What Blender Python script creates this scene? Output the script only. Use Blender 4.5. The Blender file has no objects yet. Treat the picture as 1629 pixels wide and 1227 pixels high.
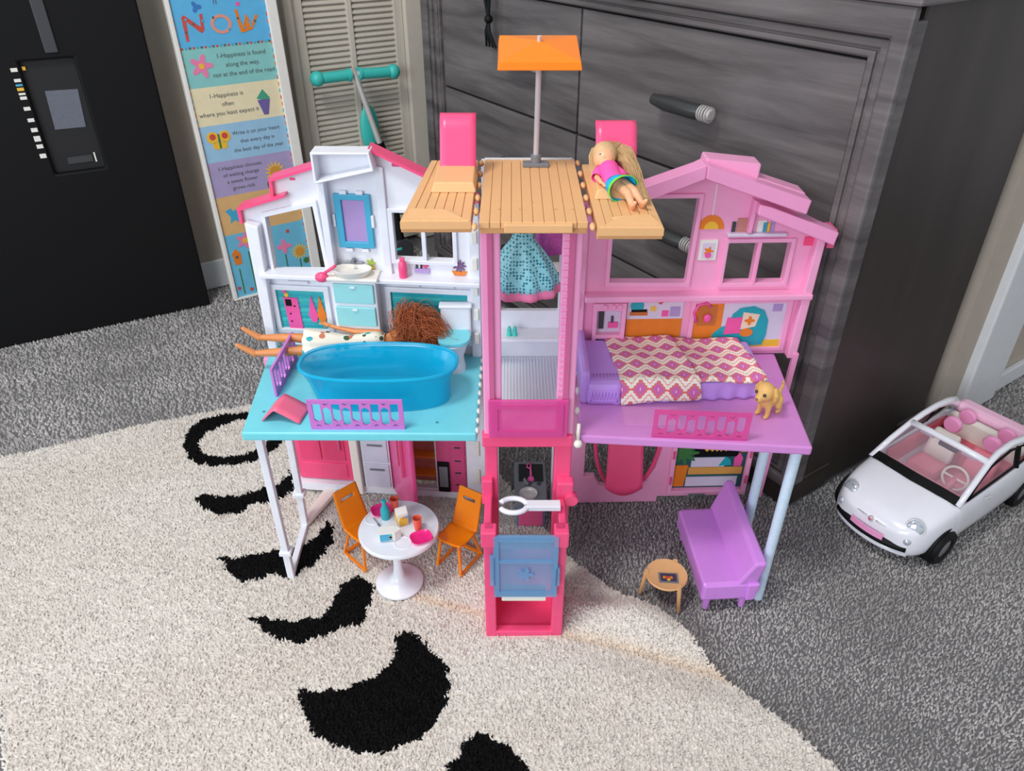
import bpy, bmesh, math, random
import numpy as np
from mathutils import Vector
from mathutils.geometry import tessellate_polygon
random.seed(7); rng = np.random.default_rng(7)
S = bpy.context.scene
COL = S.collection
PI = math.pi
# ------------------------------------------------------------------ camera
cd = bpy.data.cameras.new('camera'); cd.sensor_width = 36; cd.sensor_fit = 'HORIZONTAL'
cd.lens = 36*1210/1629; cd.clip_start = .02
cam = bpy.data.objects.new('camera', cd); COL.objects.link(cam)
cam.location = (0, 0, .90); cam.rotation_euler = (math.radians(90-33.4), 0, 0)
S.camera = cam
# ------------------------------------------------------------------ light
w = bpy.data.worlds.new('room_light'); S.world = w; w.use_nodes = True
w.node_tree.nodes['Background'].inputs[0].default_value = (.92, .95, 1.0, 1)
w.node_tree.nodes['Background'].inputs[1].default_value = .47
def area(name, loc, target, sx, sy, power, col):
    l = bpy.data.lights.new(name, 'AREA'); l.shape = 'RECTANGLE'; l.size = sx; l.size_y = sy
    l.energy = power; l.color = col
    o = bpy.data.objects.new(name, l); COL.objects.link(o); o.location = loc
    o.rotation_euler = (Vector(target)-Vector(loc)).to_track_quat('-Z', 'Y').to_euler()
    return o
area('ceiling_light', (-.75, .25, 2.35), (-.1, .85, .2), .45, .45, 20, (1, .98, .96))
area('window_light', (-1.3, -1.7, 1.35), (0, .9, .3), 1.6, 1.3, 40, (.86, .93, 1))
area('side_window_light', (-2.7, .3, 1.3), (0, .9, .3), 1.2, 1.2, 14, (.78, .89, 1))
vs = S.view_settings; vs.view_transform = 'Standard'; vs.look = 'None'; vs.gamma = 1
vs.use_curve_mapping = False; vs.exposure = .2
# ------------------------------------------------------------------ materials
def lin(c):
    c = [x/255 for x in c[:3]]
    return tuple(x/12.92 if x <= .04045 else ((x+.055)/1.055)**2.4 for x in c)
MATS = {}
def mat(name, rgb, rough=.4, metal=0, alpha=1, var=.06, scale=60, bump=0, bscale=300, spec=.5, trans=0, coat=0):
    if name in MATS: return MATS[name]
    m = bpy.data.materials.new(name); m.use_nodes = True; nt = m.node_tree
    b = nt.nodes['Principled BSDF']; c = lin(rgb)
    tc = nt.nodes.new('ShaderNodeTexCoord'); nz = nt.nodes.new('ShaderNodeTexNoise')
    nz.inputs['Scale'].default_value = scale; nz.inputs['Detail'].default_value = 4
    nt.links.new(tc.outputs['Object'], nz.inputs['Vector'])
    mx = nt.nodes.new('ShaderNodeMix'); mx.data_type = 'RGBA'
    mx.inputs[6].default_value = (*[x*(1-var) for x in c], 1); mx.inputs[7].default_value = (*[min(1, x*(1+var)) for x in c], 1)
    nt.links.new(nz.outputs['Fac'], mx.inputs[0]); nt.links.new(mx.outputs[2], b.inputs['Base Color'])
    b.inputs['Roughness'].default_value = rough; b.inputs['Metallic'].default_value = metal
    b.inputs['Alpha'].default_value = alpha; b.inputs['Specular IOR Level'].default_value = spec
    b.inputs['Transmission Weight'].default_value = trans; b.inputs['Coat Weight'].default_value = coat
    if bump:
        n2 = nt.nodes.new('ShaderNodeTexNoise'); n2.inputs['Scale'].default_value = bscale
        nt.links.new(tc.outputs['Object'], n2.inputs['Vector'])
        bp = nt.nodes.new('ShaderNodeBump'); bp.inputs['Strength'].default_value = bump; bp.inputs['Distance'].default_value = .002
        nt.links.new(n2.outputs['Fac'], bp.inputs['Height']); nt.links.new(bp.outputs[0], b.inputs['Normal'])
    MATS[name] = m; return m
def wood(name, dark, light, axis=(0, 0, 0), sc=(3, 3, 30)):
    m = bpy.data.materials.new(name); m.use_nodes = True; nt = m.node_tree; b = nt.nodes['Principled BSDF']
    tc = nt.nodes.new('ShaderNodeTexCoord'); mp = nt.nodes.new('ShaderNodeMapping')
    mp.inputs['Rotation'].default_value = axis; mp.inputs['Scale'].default_value = sc
    nt.links.new(tc.outputs['Object'], mp.inputs[0])
    nz = nt.nodes.new('ShaderNodeTexNoise'); nz.inputs['Scale'].default_value = 1.6; nz.inputs['Detail'].default_value = 9
    nz.inputs['Roughness'].default_value = .62; nz.inputs['Distortion'].default_value = .35
    nt.links.new(mp.outputs[0], nz.inputs['Vector'])
    r = nt.nodes.new('ShaderNodeValToRGB'); r.color_ramp.elements[0].position = .33; r.color_ramp.elements[1].position = .7
    r.color_ramp.elements[0].color = (*lin(dark), 1); r.color_ramp.elements[1].color = (*lin(light), 1)
    nt.links.new(nz.outputs['Fac'], r.inputs[0]); nt.links.new(r.outputs[0], b.inputs['Base Color'])
    b.inputs['Roughness'].default_value = .45
    return m
def attr_mat(name, rough=.95, sheen=.0):
    m = bpy.data.materials.new(name); m.use_nodes = True; nt = m.node_tree; b = nt.nodes['Principled BSDF']
    a = nt.nodes.new('ShaderNodeAttribute'); a.attribute_name = 'Col'
    nt.links.new(a.outputs['Color'], b.inputs['Base Color']); b.inputs['Roughness'].default_value = rough
    b.inputs['Specular IOR Level'].default_value = .1
    return m
WHITE = mat('white_plastic', (232, 234, 242), .28); CREAM = mat('cream_plastic', (236, 232, 222), .35)
HOT = mat('hot_pink_plastic', (244, 82, 132), .3); LPINK = mat('light_pink_plastic', (244, 160, 206), .35)
WPINK = mat('pink_wall_plastic', (246, 168, 208), .35); DPINK = mat('deep_pink_plastic', (220, 90, 138), .35)
MAG = mat('magenta_translucent', (236, 84, 166), .25, alpha=.72); LILAC = mat('lilac_plastic', (208, 122, 206), .3)
TURQ = mat('turquoise_plastic', (118, 214, 226), .3); PURP = mat('purple_floor_plastic', (214, 142, 212), .3)
VIOLET = mat('violet_plastic', (220, 146, 236), .32); LAV = mat('lavender_plastic', (196, 152, 236), .35)
TAN = mat('tan_plastic', (230, 178, 124), .42); TAN2 = mat('tan_dark_plastic', (214, 158, 106), .45)
ORANGE = mat('orange_plastic', (244, 134, 10), .3); UMBO = mat('umbrella_orange', (255, 132, 10), .3)
CORAL = mat('coral_plastic', (245, 110, 85), .25, alpha=.9); BLUET = mat('blue_translucent', (120, 172, 216), .2, alpha=.55)
TUB = mat('tub_blue', (10, 190, 232), .16, alpha=.6); TEAL = mat('teal_plastic', (66, 200, 190), .4)
BLACK = mat('black_plastic', (9, 9, 11), .6, spec=.25); DGREY = mat('dark_grey', (60, 62, 66), .5); GREY = mat('grey_plastic', (118, 122, 128), .35)
SILVER = mat('brushed_silver', (214, 210, 208), .3, metal=.35); WALLM = mat('beige_wall_paint', (186, 174, 160), .85, bump=.1, bscale=600)
TRIM = mat('white_trim_paint', (226, 228, 230), .5); DOORP = mat('cream_door_paint', (212, 204, 190), .55)
SKIN = mat('doll_skin', (238, 176, 134), .4); SKIN2 = mat('doll_skin_tan', (216, 138, 80), .4)
TILE = mat('teal_tile_print', (60, 184, 188), .35, var=.2, scale=250); PBLUE = mat('print_blue', (70, 170, 205), .4)
PPURP = mat('print_purple', (178, 150, 205), .3); PPINK = mat('print_pink', (240, 90, 165), .4); PORA = mat('print_orange', (232, 128, 40), .4, var=.15)
PLILAC = mat('print_pale_lilac', (218, 206, 228), .4); PGREEN = mat('print_green', (60, 120, 60), .5, var=.3, scale=300); PYEL = mat('print_yellow', (240, 190, 60), .45)
PTEAL = mat('print_teal', (36, 165, 180), .4, var=.15, scale=120); PINKT = mat('plate_magenta', (238, 40, 130), .3); RED = mat('print_red', (205, 80, 70), .5)
PAPER = mat('paper_white', (235, 232, 225), .6); INK = mat('ink_dark', (92, 98, 100), .7)
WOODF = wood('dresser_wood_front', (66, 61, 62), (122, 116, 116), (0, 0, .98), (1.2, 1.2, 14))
WOODS = wood('dresser_wood_side_shaded', (42, 34, 32), (60, 50, 47), (0, 0, 0), (9, 9, .8))  # darker copy of the front wood, the side's shade is in the colour
# ------------------------------------------------------------------ mesh helpers
ORG = {}
class MB:
    def __init__(s, T=None): s.v = []; s.f = []; s.T = T
    def add(s, V, F):
        o = len(s.v)
        s.v += [s.T(*p) if s.T else tuple(p) for p in V]; s.f += [tuple(i+o for i in f) for f in F]; return s
    def box(s, x0, x1, y0, y1, z0, z1):
        return s.add([(x0,y0,z0),(x1,y0,z0),(x1,y1,z0),(x0,y1,z0),(x0,y0,z1),(x1,y0,z1),(x1,y1,z1),(x0,y1,z1)],
                     [(0,3,2,1),(4,5,6,7),(0,1,5,4),(1,2,6,5),(2,3,7,6),(3,0,4,7)])
    def _ext(s, loops, a, b, fn):
        fl = [p for L in loops for p in L]; n = len(fl)
        tris = tessellate_polygon([[Vector((p[0], p[1], 0)) for p in L] for L in loops])
        V = [fn(p, a) for p in fl]+[fn(p, b) for p in fl]
        F = [tuple(t) for t in tris]+[tuple(i+n for i in reversed(t)) for t in tris]
        k = 0
        for L in loops:
            m = len(L)
            for i in range(m):
                j = (i+1) % m; F.append((k+i, k+j, k+j+n, k+i+n))
            k += m
        return s.add(V, F)
    def prism(s, outer, y0, y1, holes=()): return s._ext([outer, *holes], y0, y1, lambda p, d: (p[0], d, p[1]))
    def slab(s, outer, z0, z1, holes=()): return s._ext([outer, *holes], z0, z1, lambda p, d: (p[0], p[1], d))
    def tube(s, pts, r, n=8, closed=False, flat=1):
        pts = [Vector(p) for p in pts]; m = len(pts); rs = r if isinstance(r, (list, tuple)) else [r]*m
        V = []; F = []; up = None
        for i, p in enumerate(pts):
            a = pts[i-1] if (i or closed) else p; b = pts[(i+1) % m] if (i < m-1 or closed) else p
            t = (b-a).normalized()
            if up is None: up = Vector((0,0,1)) if abs(t.z) < .9 else Vector((0,1,0))
            x = t.cross(up)
            if x.length < 1e-5: x = t.cross(Vector((1,0,0)))
            x.normalize(); y = x.cross(t).normalized(); up = y
            for k in range(n):
                an = 2*PI*k/n+PI/n
                V.append(tuple(p+x*(math.cos(an)*rs[i])+y*(math.sin(an)*rs[i]*flat)))
        for i in range(m if closed else m-1):
            for k in range(n):
                q = (i+1) % m
                F.append((i*n+k, i*n+(k+1) % n, q*n+(k+1) % n, q*n+k))
        if not closed: F += [tuple(range(n-1, -1, -1)), tuple((m-1)*n+k for k in range(n))]
        return s.add(V, F)
    def cyl(s, a, b, r, r2=None, n=16): return s.tube([a, b], [r, r if r2 is None else r2], n)
    def lathe(s, prof, c, n=32, sx=1, sy=1, fn=None):
        V = []; F = []; m = len(prof)
        for r, z in prof:
            for k in range(n):
                a = 2*PI*k/n; q = fn(a, r, z) if fn else 1
                V.append((c[0]+r*q*sx*math.cos(a), c[1]+r*q*sy*math.sin(a), c[2]+z))
        for i in range(m-1):
            for k in range(n): F.append((i*n+k, i*n+(k+1) % n, (i+1)*n+(k+1) % n, (i+1)*n+k))
        if prof[0][0] > 1e-6: F.append(tuple(range(n-1, -1, -1)))
        if prof[-1][0] > 1e-6: F.append(tuple((m-1)*n+k for k in range(n)))
        return s.add(V, F)
    def ell(s, c, r, n=16, m=10):
        r = r if isinstance(r, (list, tuple)) else (r, r, r)
        V = [(c[0], c[1], c[2]-r[2])]; F = []
        for i in range(1, m):
            t = PI*i/m-PI/2
            for k in range(n):
                a = 2*PI*k/n; V.append((c[0]+r[0]*math.cos(t)*math.cos(a), c[1]+r[1]*math.cos(t)*math.sin(a), c[2]+r[2]*math.sin(t)))
        V.append((c[0], c[1], c[2]+r[2])); L = len(V)-1
        for k in range(n): F.append((0, 1+(k+1) % n, 1+k)); F.append((L, L-n+k, L-n+(k+1) % n))
        for i in range(m-2):
            for k in range(n): F.append((1+i*n+k, 1+i*n+(k+1) % n, 1+(i+1)*n+(k+1) % n, 1+(i+1)*n+k))
        return s.add(V, F)
    def grid(s, fn, nu, nv, thick=0):
        V = [fn(i/nu, j/nv) for i in range(nu+1) for j in range(nv+1)]
        F = [(i*(nv+1)+j, (i+1)*(nv+1)+j, (i+1)*(nv+1)+j+1, i*(nv+1)+j+1) for i in range(nu) for j in range(nv)]
        return s.add(V, F)
    def build(s, name, m, parent=None, smooth=False, bevel=0, sub=0, solid=0, remesh=0, recalc=True, origin=None):
        V = np.array(s.v, dtype=float)
        o0 = np.array(origin) if origin is not None else (V.min(0)+V.max(0))/2
        me = bpy.data.meshes.new(name); me.from_pydata([tuple(p) for p in V-o0], [], s.f)
        if recalc:
            bm = bmesh.new(); bm.from_mesh(me)
            bmesh.ops.remove_doubles(bm, verts=bm.verts, dist=1e-6)
            bmesh.ops.recalc_face_normals(bm, faces=bm.faces); bm.to_mesh(me); bm.free()
        if smooth:
            me.polygons.foreach_set('use_smooth', [True]*len(me.polygons))
            if smooth == 'auto': me.set_sharp_from_angle(angle=math.radians(40))
        me.materials.append(m)
        o = bpy.data.objects.new(name, me); COL.objects.link(o)
        po = ORG.get(parent.name, (0,0,0)) if parent else (0,0,0)
        o.location = tuple(o0-np.array(po)); ORG[o.name] = tuple(o0)
        if parent: o.parent = parent
        if solid: md = o.modifiers.new('thick', 'SOLIDIFY'); md.thickness = solid; md.offset = 0
        if remesh:
            md = o.modifiers.new('join', 'REMESH'); md.mode = 'VOXEL'; md.voxel_size = remesh; md.use_smooth_shade = True
            md = o.modifiers.new('soft', 'SMOOTH'); md.factor = .5; md.iterations = 4
        if bevel: md = o.modifiers.new('bevel', 'BEVEL'); md.width = bevel; md.segments = 2; md.limit_method = 'ANGLE'
        if sub: md = o.modifiers.new('sub', 'SUBSURF'); md.levels = sub; md.render_levels = sub
        return o
def tag(o, label, cat, group=None, kind=None):
    o['label'] = label; o['category'] = cat
    if group: o['group'] = group
    if kind: o['kind'] = kind
    return o
def thing(name, label, cat, loc, group=None):
    o = bpy.data.objects.new(name, None); o.empty_display_size = .02; COL.objects.link(o)
    o.location = loc; ORG[o.name] = tuple(loc); return tag(o, label, cat, group)
def struct(o): o['kind'] = 'structure'; return o
def frame(P, ux, uy, z0=0): return lambda x, y, z: (P[0]+x*ux[0]+y*uy[0], P[1]+x*ux[1]+y*uy[1], z+z0)
def rotf(P, deg, z0=0):
    c, s_ = math.cos(math.radians(deg)), math.sin(math.radians(deg)); return frame(P, (c, s_), (-s_, c), z0)
def text(name, body, m, T, x, z, size, parent, off=-.0008, slant=0):
    cu = bpy.data.curves.new('t', 'FONT'); cu.body = body; cu.size = size; cu.align_x = 'CENTER'; cu.align_y = 'CENTER'; cu.resolution_u = 2; cu.shear = slant
    t = bpy.data.objects.new('t', cu); COL.objects.link(t)
    dg = bpy.context.evaluated_depsgraph_get(); me = t.evaluated_get(dg).to_mesh()
    b = MB(T); b.add([(x+v.co.x, off, z+v.co.y) for v in me.vertices], [tuple(p.vertices) for p in me.polygons])
    t.evaluated_get(dg).to_mesh_clear(); bpy.data.objects.remove(t); bpy.data.curves.remove(cu)
    return b.build(name, m, parent, recalc=False)
def disc(cx, cz, r, n=16, sz=1, ph=0): return [(cx+r*math.cos(2*PI*k/n+ph), cz+r*sz*math.sin(2*PI*k/n+ph)) for k in range(n)]
def flower(cx, cz, r, p=5, n=40): return [(cx+r*(.72+.28*math.cos(p*a))*math.cos(a), cz+r*(.72+.28*math.cos(p*a))*math.sin(a)) for a in [2*PI*k/n for k in range(n)]]
def rect(x0, x1, z0, z1): return [(x0,z0),(x1,z0),(x1,z1),(x0,z1)]
def inpoly(x, y, poly):
    r = np.zeros(x.shape, bool); n = len(poly); j = n-1
    for i in range(n):
        xi, yi = poly[i]; xj, yj = poly[j]
        c = ((yi > y) != (yj > y)) & (x < (xj-xi)*(y-yi)/((yj-yi) or 1e-9)+xi); r ^= c; j = i
    return r
def tufts(name, x, y, z, h, r, lean, col, m, parent=None):
    n = len(x); a0 = rng.random(n)*2*PI; V = np.zeros((n, 4, 3)); hh = h*(.65+.7*rng.random(n))
    for k in range(3):
        V[:, k, 0] = x+r*np.cos(a0+k*2*PI/3); V[:, k, 1] = y+r*np.sin(a0+k*2*PI/3); V[:, k, 2] = z
    la = rng.random(n)*2*PI; ll = lean*rng.random(n)
    V[:, 3, 0] = x+ll*np.cos(la); V[:, 3, 1] = y+ll*np.sin(la); V[:, 3, 2] = z+hh
    b = (np.arange(n)*4)[:, None]; F = np.concatenate([b+np.array([[0,1,3]]), b+np.array([[1,2,3]]), b+np.array([[2,0,3]])], 1).reshape(-1)
    me = bpy.data.meshes.new(name); me.vertices.add(n*4); me.vertices.foreach_set('co', V.reshape(-1))
    me.loops.add(n*9); me.loops.foreach_set('vertex_index', F.astype(np.int32))
    me.polygons.add(n*3); me.polygons.foreach_set('loop_start', np.arange(n*3, dtype=np.int32)*3)
    me.update(calc_edges=True); me.validate()
    at = me.color_attributes.new('Col', 'FLOAT_COLOR', 'POINT')
    c = np.ones((n, 4, 4)); c[:, :, :3] = col[:, None, :]; at.data.foreach_set('color', c.reshape(-1))
    me.materials.append(m); o = bpy.data.objects.new(name, me); COL.objects.link(o); o['kind'] = 'stuff'
    if parent: o.parent = parent; o.location = tuple(-np.array(ORG[parent.name]))
    return o
# ------------------------------------------------------------------ the room
dF = (-.5593, .8290); dS = (.8290, .5593); C0 = (.48, .986)       # dresser front line, dresser side line, near corner
FLOORM = mat('carpet_backing', (112, 111, 113), .95, var=.3, scale=200)
struct(MB().box(-2.2, 2.6, -.4, 3.3, -.03, -.003).build('floor', FLOORM))
W0 = (-.801, 1.843); WT = frame(W0, dS, dF)
ZT = 1.5
wb = struct(MB(WT).prism([(-1.6,0),(.32,0),(.32,ZT),(-1.6,ZT)], 0, .05).prism([(.62,0),(1.15,0),(1.15,ZT),(.62,ZT)], 0, .05).build('wall_back', WALLM))
struct(MB(WT).prism(rect(-1.6, .30, 0, .075), -.012, 0).build('baseboard_back', TRIM, bevel=.003))
struct(MB(WT).prism(rect(.69, 1.12, 0, .075), -.012, 0).build('baseboard_right', TRIM, bevel=.003))
struct(MB(WT).prism(rect(.30, .322, 0, ZT), -.02, .02).prism(rect(.62, .688, 0, ZT), -.018, .02).build('trim_1', DOORP, bevel=.004))
# louvred closet door
dr = struct(MB(WT).prism(rect(.323, .619, .01, ZT), -.004, .024, [rect(.352, .465, .08, ZT-.05), rect(.480, .595, .08, ZT-.05)]).build('door_1', DOORP, bevel=.002))
struct(MB(WT).prism(rect(.31, .63, 0, ZT), .028, .05).build('wall_closet', mat('closet_backing', (150, 142, 130), .8)))
zs = .087
while zs < 1.0:
    for a, b_ in ((.351, .466), (.479, .596)):
        MB(WT).add([(a,-.001,zs),(b_,-.001,zs),(b_,.016,zs+.013),(a,.016,zs+.013),(a,-.001,zs+.004),(b_,-.001,zs+.004),(b_,.016,zs+.017),(a,.016,zs+.017)],
                   [(0,3,2,1),(4,5,6,7),(0,1,5,4),(1,2,6,5),(2,3,7,6),(3,0,4,7)]).build('slat', DOORP, dr)
    zs += .0135
# wall behind the dresser and the cased corner at the right
ST = frame(C0, dS, dF)
struct(MB(ST).box(.41, .50, -.005, 1.7, 0, ZT).build('wall_right', WALLM))
struct(MB(ST).box(.50, 2.2, .0, .1, 0, ZT).build('wall_far', WALLM))
struct(MB(ST).box(.484, .622, -.022, 0, 0, ZT).build('trim_2', TRIM, bevel=.004))
struct(MB(ST).box(.623, 2.2, -.012, 0, 0, .042).build('baseboard_far', TRIM, bevel=.003))
# ------------------------------------------------------------------ carpet pile and rug
RUG = [(.394,.514),(.319,.604),(.262,.668),(.214,.742),(.168,.776),(.086,.868),(-.019,1.058),(-.277,1.398),(-.526,1.291),(-.762,1.204),(-1.02,1.08),(-.666,.591),(-.60,.49),(-.5,.36),(.50,.36)]
BLK = [[(-.629,1.154),(-.634,1.19),(-.624,1.223),(-.593,1.248),(-.544,1.256),(-.497,1.252),(-.457,1.221),(-.438,1.179),(-.444,1.144),(-.466,1.112),(-.507,1.091),(-.559,1.087),(-.597,1.103)],
 [(-.599,1.154),(-.597,1.181),(-.575,1.211),(-.537,1.232),(-.498,1.232),(-.472,1.205),(-.467,1.174),(-.479,1.139),(-.515,1.118),(-.563,1.115),(-.586,1.129)],
 [(-.553,1.003),(-.546,1.012),(-.515,1.005),(-.476,1.005),(-.456,1.016),(-.438,1.033),(-.416,1.037),(-.405,1.073),(-.393,1.055),(-.386,1.02),(-.406,.995),(-.431,.987),(-.452,.983),(-.458,.963),(-.48,.955),(-.513,.963),(-.533,.975)],
 [(-.468,.859),(-.436,.856),(-.409,.866),(-.385,.873),(-.349,.877),(-.332,.891),(-.316,.917),(-.312,.947),(-.297,.924),(-.293,.895),(-.304,.859),(-.32,.839),(-.342,.816),(-.372,.826),(-.394,.813),(-.407,.807),(-.43,.819),(-.448,.836)],
 [(-.387,.745),(-.364,.741),(-.325,.734),(-.294,.74),(-.276,.745),(-.267,.775),(-.261,.806),(-.242,.822),(-.22,.813),(-.209,.787),(-.214,.757),(-.217,.73),(-.248,.722),(-.273,.708),(-.298,.697),(-.326,.7),(-.346,.708),(-.365,.728)],
 [(-.286,.62),(-.254,.617),(-.225,.623),(-.197,.634),(-.171,.657),(-.163,.675),(-.166,.703),(-.158,.721),(-.135,.709),(-.106,.678),(-.089,.654),(-.083,.637),(-.085,.603),(-.097,.572),(-.119,.552),(-.145,.537),(-.172,.532),(-.2,.537),(-.235,.549),(-.257,.567),(-.269,.587)],
 [(-.045,.563),(-.021,.554),(.002,.537),(.02,.514),(.029,.495),(.024,.469),(-.015,.452),(-.066,.452),(-.102,.473),(-.087,.495),(-.079,.514),(-.062,.537),(-.061,.552)]]
def rug_h(x, y):
    x = np.asarray(x, float); y = np.asarray(y, float)
    # crease line from (-.227,.809) to (.309,.633); distance towards the right wall is positive
    d = (x+.227)*.312+(y-.809)*.950; t = (x+.227)*.950-(y-.809)*.312
    on = 1/(1+np.exp(-(t-.30)/.03))
    h = .028*np.exp(-((d-.035)/.028)**2)*on + .008*np.exp(-((d+.05)/.035)**2)*on - .003*np.exp(-(d/.008)**2)*(t > .05)
    h *= 1-np.exp(-((x-.012)/.075)**4-((y-.745)/.075)**4)
    h += .018*np.exp(-((x-.19)**2+(y-.735)**2)/.0022)
    h += .0015*np.sin(x*14+y*9)+.0012*np.sin(x*7-y*16)
    return np.maximum(h, -.001)
rug = thing('rug', 'cream shag rug with black moon phase shapes under the dollhouse', 'rug', (-.3, .8, 0))
N = 160; xs = np.linspace(-1.05, .52, 2*N+1); ys = np.linspace(.34, 1.42, N+N//2+1)
gx, gy = np.meshgrid(xs, ys, indexing='ij'); hh = rug_h(gx, gy); b = MB(); idx = -np.ones(gx.shape, int)
ins = inpoly(gx, gy, RUG)
V = []; F = []
for i in range(gx.shape[0]):
    for j in range(gx.shape[1]):
        if ins[i, j]: idx[i, j] = len(V); V.append((gx[i, j], gy[i, j], .003+hh[i, j]))
for i in range(gx.shape[0]-1):
    for j in range(gx.shape[1]-1):
        q = (idx[i,j], idx[i+1,j], idx[i+1,j+1], idx[i,j+1])
        if min(q) >= 0: F.append(q)
def rug_black(x, y):
    r = inpoly(x, y, BLK[0]) & ~inpoly(x, y, BLK[1])
    for q in BLK[2:]: r |= inpoly(x, y, q)
    return r
PILE = attr_mat('pile_fibre')
rb = b.add(V, F).build('backing', PILE, rug, smooth=True, recalc=False)
Vn = np.array(V); bc = np.ones((len(V), 4)); bc[:, :3] = lin((222, 214, 205)); bc[rug_black(Vn[:, 0], Vn[:, 1]), :3] = lin((17, 16, 17))
rb.data.color_attributes.new('Col', 'FLOAT_COLOR', 'POINT').data.foreach_set('color', bc.ravel())
sp = .0032
gx, gy = np.meshgrid(np.arange(-1.05, .52, sp), np.arange(.36, 1.42, sp), indexing='ij')
gx = gx+rng.uniform(-.5, .5, gx.shape)*sp; gy = gy+rng.uniform(-.5, .5, gy.shape)*sp
gx = gx.ravel(); gy = gy.ravel(); k = inpoly(gx, gy, RUG) & ~((gx > -.041) & (gx < .075) & (gy > .704) & (gy < .79)) & ~((gx+.172)**2+(gy-.808)**2 < .034**2); gx = gx[k]; gy = gy[k]
wob = .004
jx = gx+wob*np.sin(gy*210+gx*90)*.6+rng.normal(0, .0009, gx.shape); jy = gy+wob*np.sin(gx*190-gy*70)*.6+rng.normal(0, .0009, gx.shape)
bk = rug_black(jx, jy)
cw = np.array(lin((232, 225, 217))); cw2 = np.array(lin((220, 209, 198)))
mix = (.5+.5*np.sin(gx*11+np.cos(gy*13)*2)*np.cos(gy*9))[:, None]
dline = np.abs((gx+.227)*.312+(gy-.809)*.950); crease = (.75*np.exp(-(dline/.008)**2)*((gx > -.20)))[:, None]
col = cw*(1-.45*mix)+cw2*.45*mix; col = col*(1-crease)+np.array(lin((232, 208, 182)))*crease
col = col*rng.uniform(.95, 1.03, (len(gx), 1)); col[bk] = np.array(lin((17, 16, 17)))*rng.uniform(.6, 1.6, (bk.sum(), 1))
tufts('pile', gx, gy, .003+rug_h(gx, gy), .0050, .0029, .0060, np.clip(col, 0, 1), PILE, rug)
px = []; py = []; pr_ = []
for (x0, x1, y0, y1, sp, r) in ((-1.35, 1.3, .40, 1.18, .0046, .0025), (-1.6, 1.3, 1.18, 2.4, .0070, .0038)):
    gx, gy = np.meshgrid(np.arange(x0, x1, sp), np.arange(y0, y1, sp), indexing='ij')
    gx = (gx+rng.uniform(-.5, .5, gx.shape)*sp).ravel(); gy = (gy+rng.uniform(-.5, .5, gy.shape)*sp).ravel()
    k = ~inpoly(gx, gy, RUG); k &= ((gx-C0[0])*dS[0]+(gy-C0[1])*dS[1] < .0) | ((gx-C0[0])*dF[0]+(gy-C0[1])*dF[1] < 0)
    k &= ((gx-W0[0])*dF[0]+(gy-W0[1])*dF[1] < 0)
    px.append(gx[k]); py.append(gy[k]); pr_.append(np.full(k.sum(), r))
px = np.concatenate(px); py = np.concatenate(py); pr_ = np.concatenate(pr_)
g = rng.choice(np.array([.74, .88, 1.0, 1.12, 1.3]), len(px)); low = 1+.18*np.sin(px*17+np.sin(py*11)*2)*np.sin(py*19)
cc = np.array(lin((172, 168, 166)))[None]*(g*low)[:, None]
tag(tufts('carpet_pile', px, py, np.full(len(px), -.004), .0075, pr_, .004, np.clip(cc, 0, 1), PILE), 'grey heathered carpet pile covering the room floor', 'carpet')
# ------------------------------------------------------------------ dresser
DT = frame(C0, dF, dS)                      # x: along the front to its far end, y: into the dresser
d = thing('dresser', 'dark grey wooden dresser with wide drawers behind the dollhouse', 'dresser', (*DT(.6, .2, 0)[:2], 0))
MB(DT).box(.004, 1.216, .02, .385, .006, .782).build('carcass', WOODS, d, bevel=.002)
MB(DT).box(-.012, 1.232, -.022, .40, .782, .806).build('top', WOODF, d, bevel=.004)
MB(DT).prism(rect(0, 1.22, .045, .765), -.004, .022, [rect(.052, 1.155, .075, .717)]).build('face_frame', WOODF, d, bevel=.002)
fm = MB(DT).prism(rect(-.004, 1.224, .04, .782), -.016, -.004, [rect(.022, 1.195, .062, .744)]).build('outer_moulding', WOODF, d, bevel=.004)
MB(DT).prism(rect(.024, 1.193, .064, .742), -.010, -.002, [rect(.034, 1.18, .07, .731)]).build('bead', WOODF, fm, bevel=.002)
MB(DT).prism(rect(.040, 1.170, .072, .727), -.008, 0, [rect(.050, 1.158, .076, .719)]).build('bead', WOODF, fm, bevel=.002)
for t0, t1 in ((0, .10), (1.12, 1.22)):
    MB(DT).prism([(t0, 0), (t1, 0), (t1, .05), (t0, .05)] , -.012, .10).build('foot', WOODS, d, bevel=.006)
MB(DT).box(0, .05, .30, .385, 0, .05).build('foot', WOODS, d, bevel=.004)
for ci, (t0, t1) in enumerate(((.056, .633), (.639, 1.151))):
    for (z0, z1) in ((.494, .713), (.285, .489), (.079, .280)):
        q = MB(DT).box(t0, t1, .002, .02, z0, z1).build('drawer', WOODF, d, bevel=.0015)
        tc_, zc = ((t0+t1)/2 if ci == 0 else .80), (z0+z1)/2
        pull = MB(DT).tube([(tc_+.062, -.022, zc), (tc_+.03, -.026, zc), (tc_-.03, -.026, zc), (tc_-.046, -.024, zc)], [.009, .0125, .0125, .012], 14)
        pull.cyl((tc_+.04, .004, zc), (tc_+.04, -.024, zc), .005, n=8).cyl((tc_-.04, .004, zc), (tc_-.04, -.024, zc), .005, n=8)
        pull.build('pull', mat('gunmetal', (78, 80, 80), .35, metal=.6), q, smooth='auto')
        rg = MB(DT)
        for e in (-.047, -.052, -.057, -.063): rg.cyl((tc_+e, -.024, zc), (tc_+e-.0022, -.024, zc), .0122, n=16)
        rg.cyl((tc_-.063, -.024, zc), (tc_-.068, -.024, zc), .0122, .007, n=16)
        rg.build('pull_end_rings', SILVER, q, smooth='auto')
CORDS = []
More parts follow.
